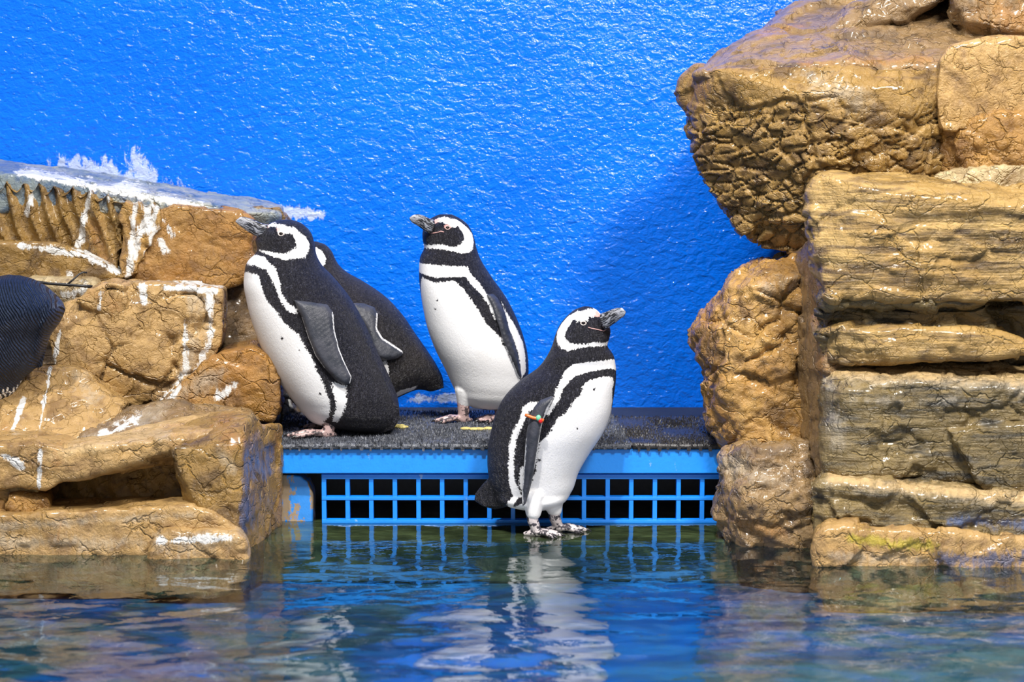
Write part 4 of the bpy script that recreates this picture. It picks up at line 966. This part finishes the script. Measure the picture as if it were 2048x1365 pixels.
beak(pd, [(1203, 627, 1214, 659), (1211, 624, 1222, 652), (1224, 619, 1232, 645), (1237, 616, 1242, 637), (1246, 618, 1250, 630), (1250, 622, 1251, 627)], YD-.045, YD-.075, .66)
eye(pd, pd, D, (1166.5, 647), .0066, EYEP)
rebase(tube('gape', [D.surf(p, .0012) for p in k5([(690, 465), (740, 485), (800, 500), (860, 515), (905, 518), (960, 490)])], .0013, MOUTH), pd)
foot(pd, at(1062, 1005, YD-.05), at(1066, 1042, YD-.06), math.radians(-12), .075, FOOTD, zg=-.004)
foot(pd, at(1106, 1000, YD-.0), at(1110, 1038, YD-.0), math.radians(-4), .085, FOOTD, zg=-.004)
# flipper band
BANDC = {'o': simple('orange_tape', (0.75, 0.16, 0.03), 0.35, 0.1), 'g': simple('green_bead', (0.20, 0.62, 0.38), 0.3, 0.1), 'r': simple('red_bead', (0.72, 0.02, 0.02), 0.3, 0.1)}
bb = rebase(tube('flipper_band', [D.surf(p, .036) for p in k3([(398, 672), (420, 680), (440, 688), (462, 697), (485, 706)])], [.0044]*5, BANDC['o']), pd); bb['label'] = 'orange band with green and red beads'
def bead(nm, px, r, mat):
    bm = bmesh.new(); bmesh.ops.create_uvsphere(bm, u_segments=14, v_segments=10, radius=r)
    c = D.surf(px, .037)
    for v in bm.verts: v.co = Vector((v.co.x+c[0], v.co.y*.8+c[1], v.co.z*1.15+c[2]))
    o = link(nm, bm_mesh(nm, bm), mat); set_co(o.data, get_co(o.data)-np.array(pd.location)); o.parent = bb
bead('green_bead', k3([(458, 690)])[0], .0072, BANDC['g']); bead('red_bead', k3([(479, 705)])[0], .0062, BANDC['r'])

# ---- penguin E: back view at the left edge
YE = -0.02
pe = empty('penguin', at(20, 802, YE))
tag(pe, 'blue-black penguin seen from behind, cut off by left frame edge', 'penguin', 'black and white penguins by the pool')
E = Penguin([(-40, 812, 2, 806, .5, 265), (-62, 795, 24, 790, .7, 265), (-82, 768, 46, 760, .8, 265), (-92, 735, 72, 735, .84, 265), (-96, 696, 90, 700, .86, 265), (-98, 665, 100, 672, .86, 265), (-95, 634, 122, 640, .86, 265), (-86, 606, 127, 612, .86, 265),
             (-64, 582, 106, 586, .84, 265), (-34, 565, 80, 566, .82, 265), (-5, 556, 58, 556, .8, 265), (20, 551, 40, 551, .6, 265)], YE, 0)
hd = at(20, 600, YE+.16)
flE = dict(out=[(96, 600), (122, 606), (132, 618), (126, 634), (112, 655), (98, 672), (93, 700), (86, 735), (74, 740), (70, 700), (80, 650)], edge=[], off=0.003, th=.010, tone=0.0)
ke = crop(4.706, 0, 530)
wE = [ke([(x-9, y-30), (x+3, y-32), (x+6, y+10), (x-4, y+26), (x-12, y+10)]) for x, y in ((-30, 1265), (8, 1255), (50, 1240), (92, 1220), (128, 1190), (165, 1160), (205, 1120), (30, 1200), (75, 1185))]
E.build(pe, PME, wE, [], [flE], extra=[(ball(hd, .06, (.9, 1.1, .95))+ball(at(20, 610, YE+.06), .085), -0.05)])
beak(pe, [(14, 612, 14, 628), (14, 613, 14, 627), (14, 615, 14, 626), (14, 619, 14, 624)], YE+.21, YE+.275, .6)
foot(pe, at(-30, 790, YE+.03), at(-34, 812, YE+.05), math.radians(80), .07, FOOTD, zg=at(-34, 822, YE+.05)[2])

# droppings on the mat
def splat(px, py, w, d, label, seed):
    r = random.Random(seed); Y = (HP+.012-CAMZ)
    dv = (CY-py)/F; dz = -sp+dv*cp; dy = cp+dv*sp; tt = Y/dz; c = np.array(((px-CX)/F*tt, CAMY+dy*tt, HP+.0125))
    bm = bmesh.new()
    for k in range(7):
        b2 = bmesh.new(); bmesh.ops.create_icosphere(b2, subdivisions=2, radius=1)
        q = (c[0]+(r.random()-.5)*w, c[1]+(r.random()-.5)*d, c[2]+.003)
        s1 = .010+.010*r.random()
        for v in b2.verts: v.co = Vector((q[0]+v.co.x*s1, q[1]+v.co.y*s1*.7, q[2]+v.co.z*.0055))
        tmp = bpy.data.meshes.new('t'); b2.to_mesh(tmp); b2.free(); bm.from_mesh(tmp); bpy.data.meshes.remove(tmp)
    o = link('dropping', bm_mesh('dropping', bm), DROP); rebase(o); tag(o, label, 'dropping', 'droppings on the mat')
splat(800, 856, .03, .03, 'small yellow dropping on the mat by the leaning penguin\'s tail', 1)
splat(952, 861, .07, .02, 'yellow dropping streak on the mat below the upright penguin', 2)
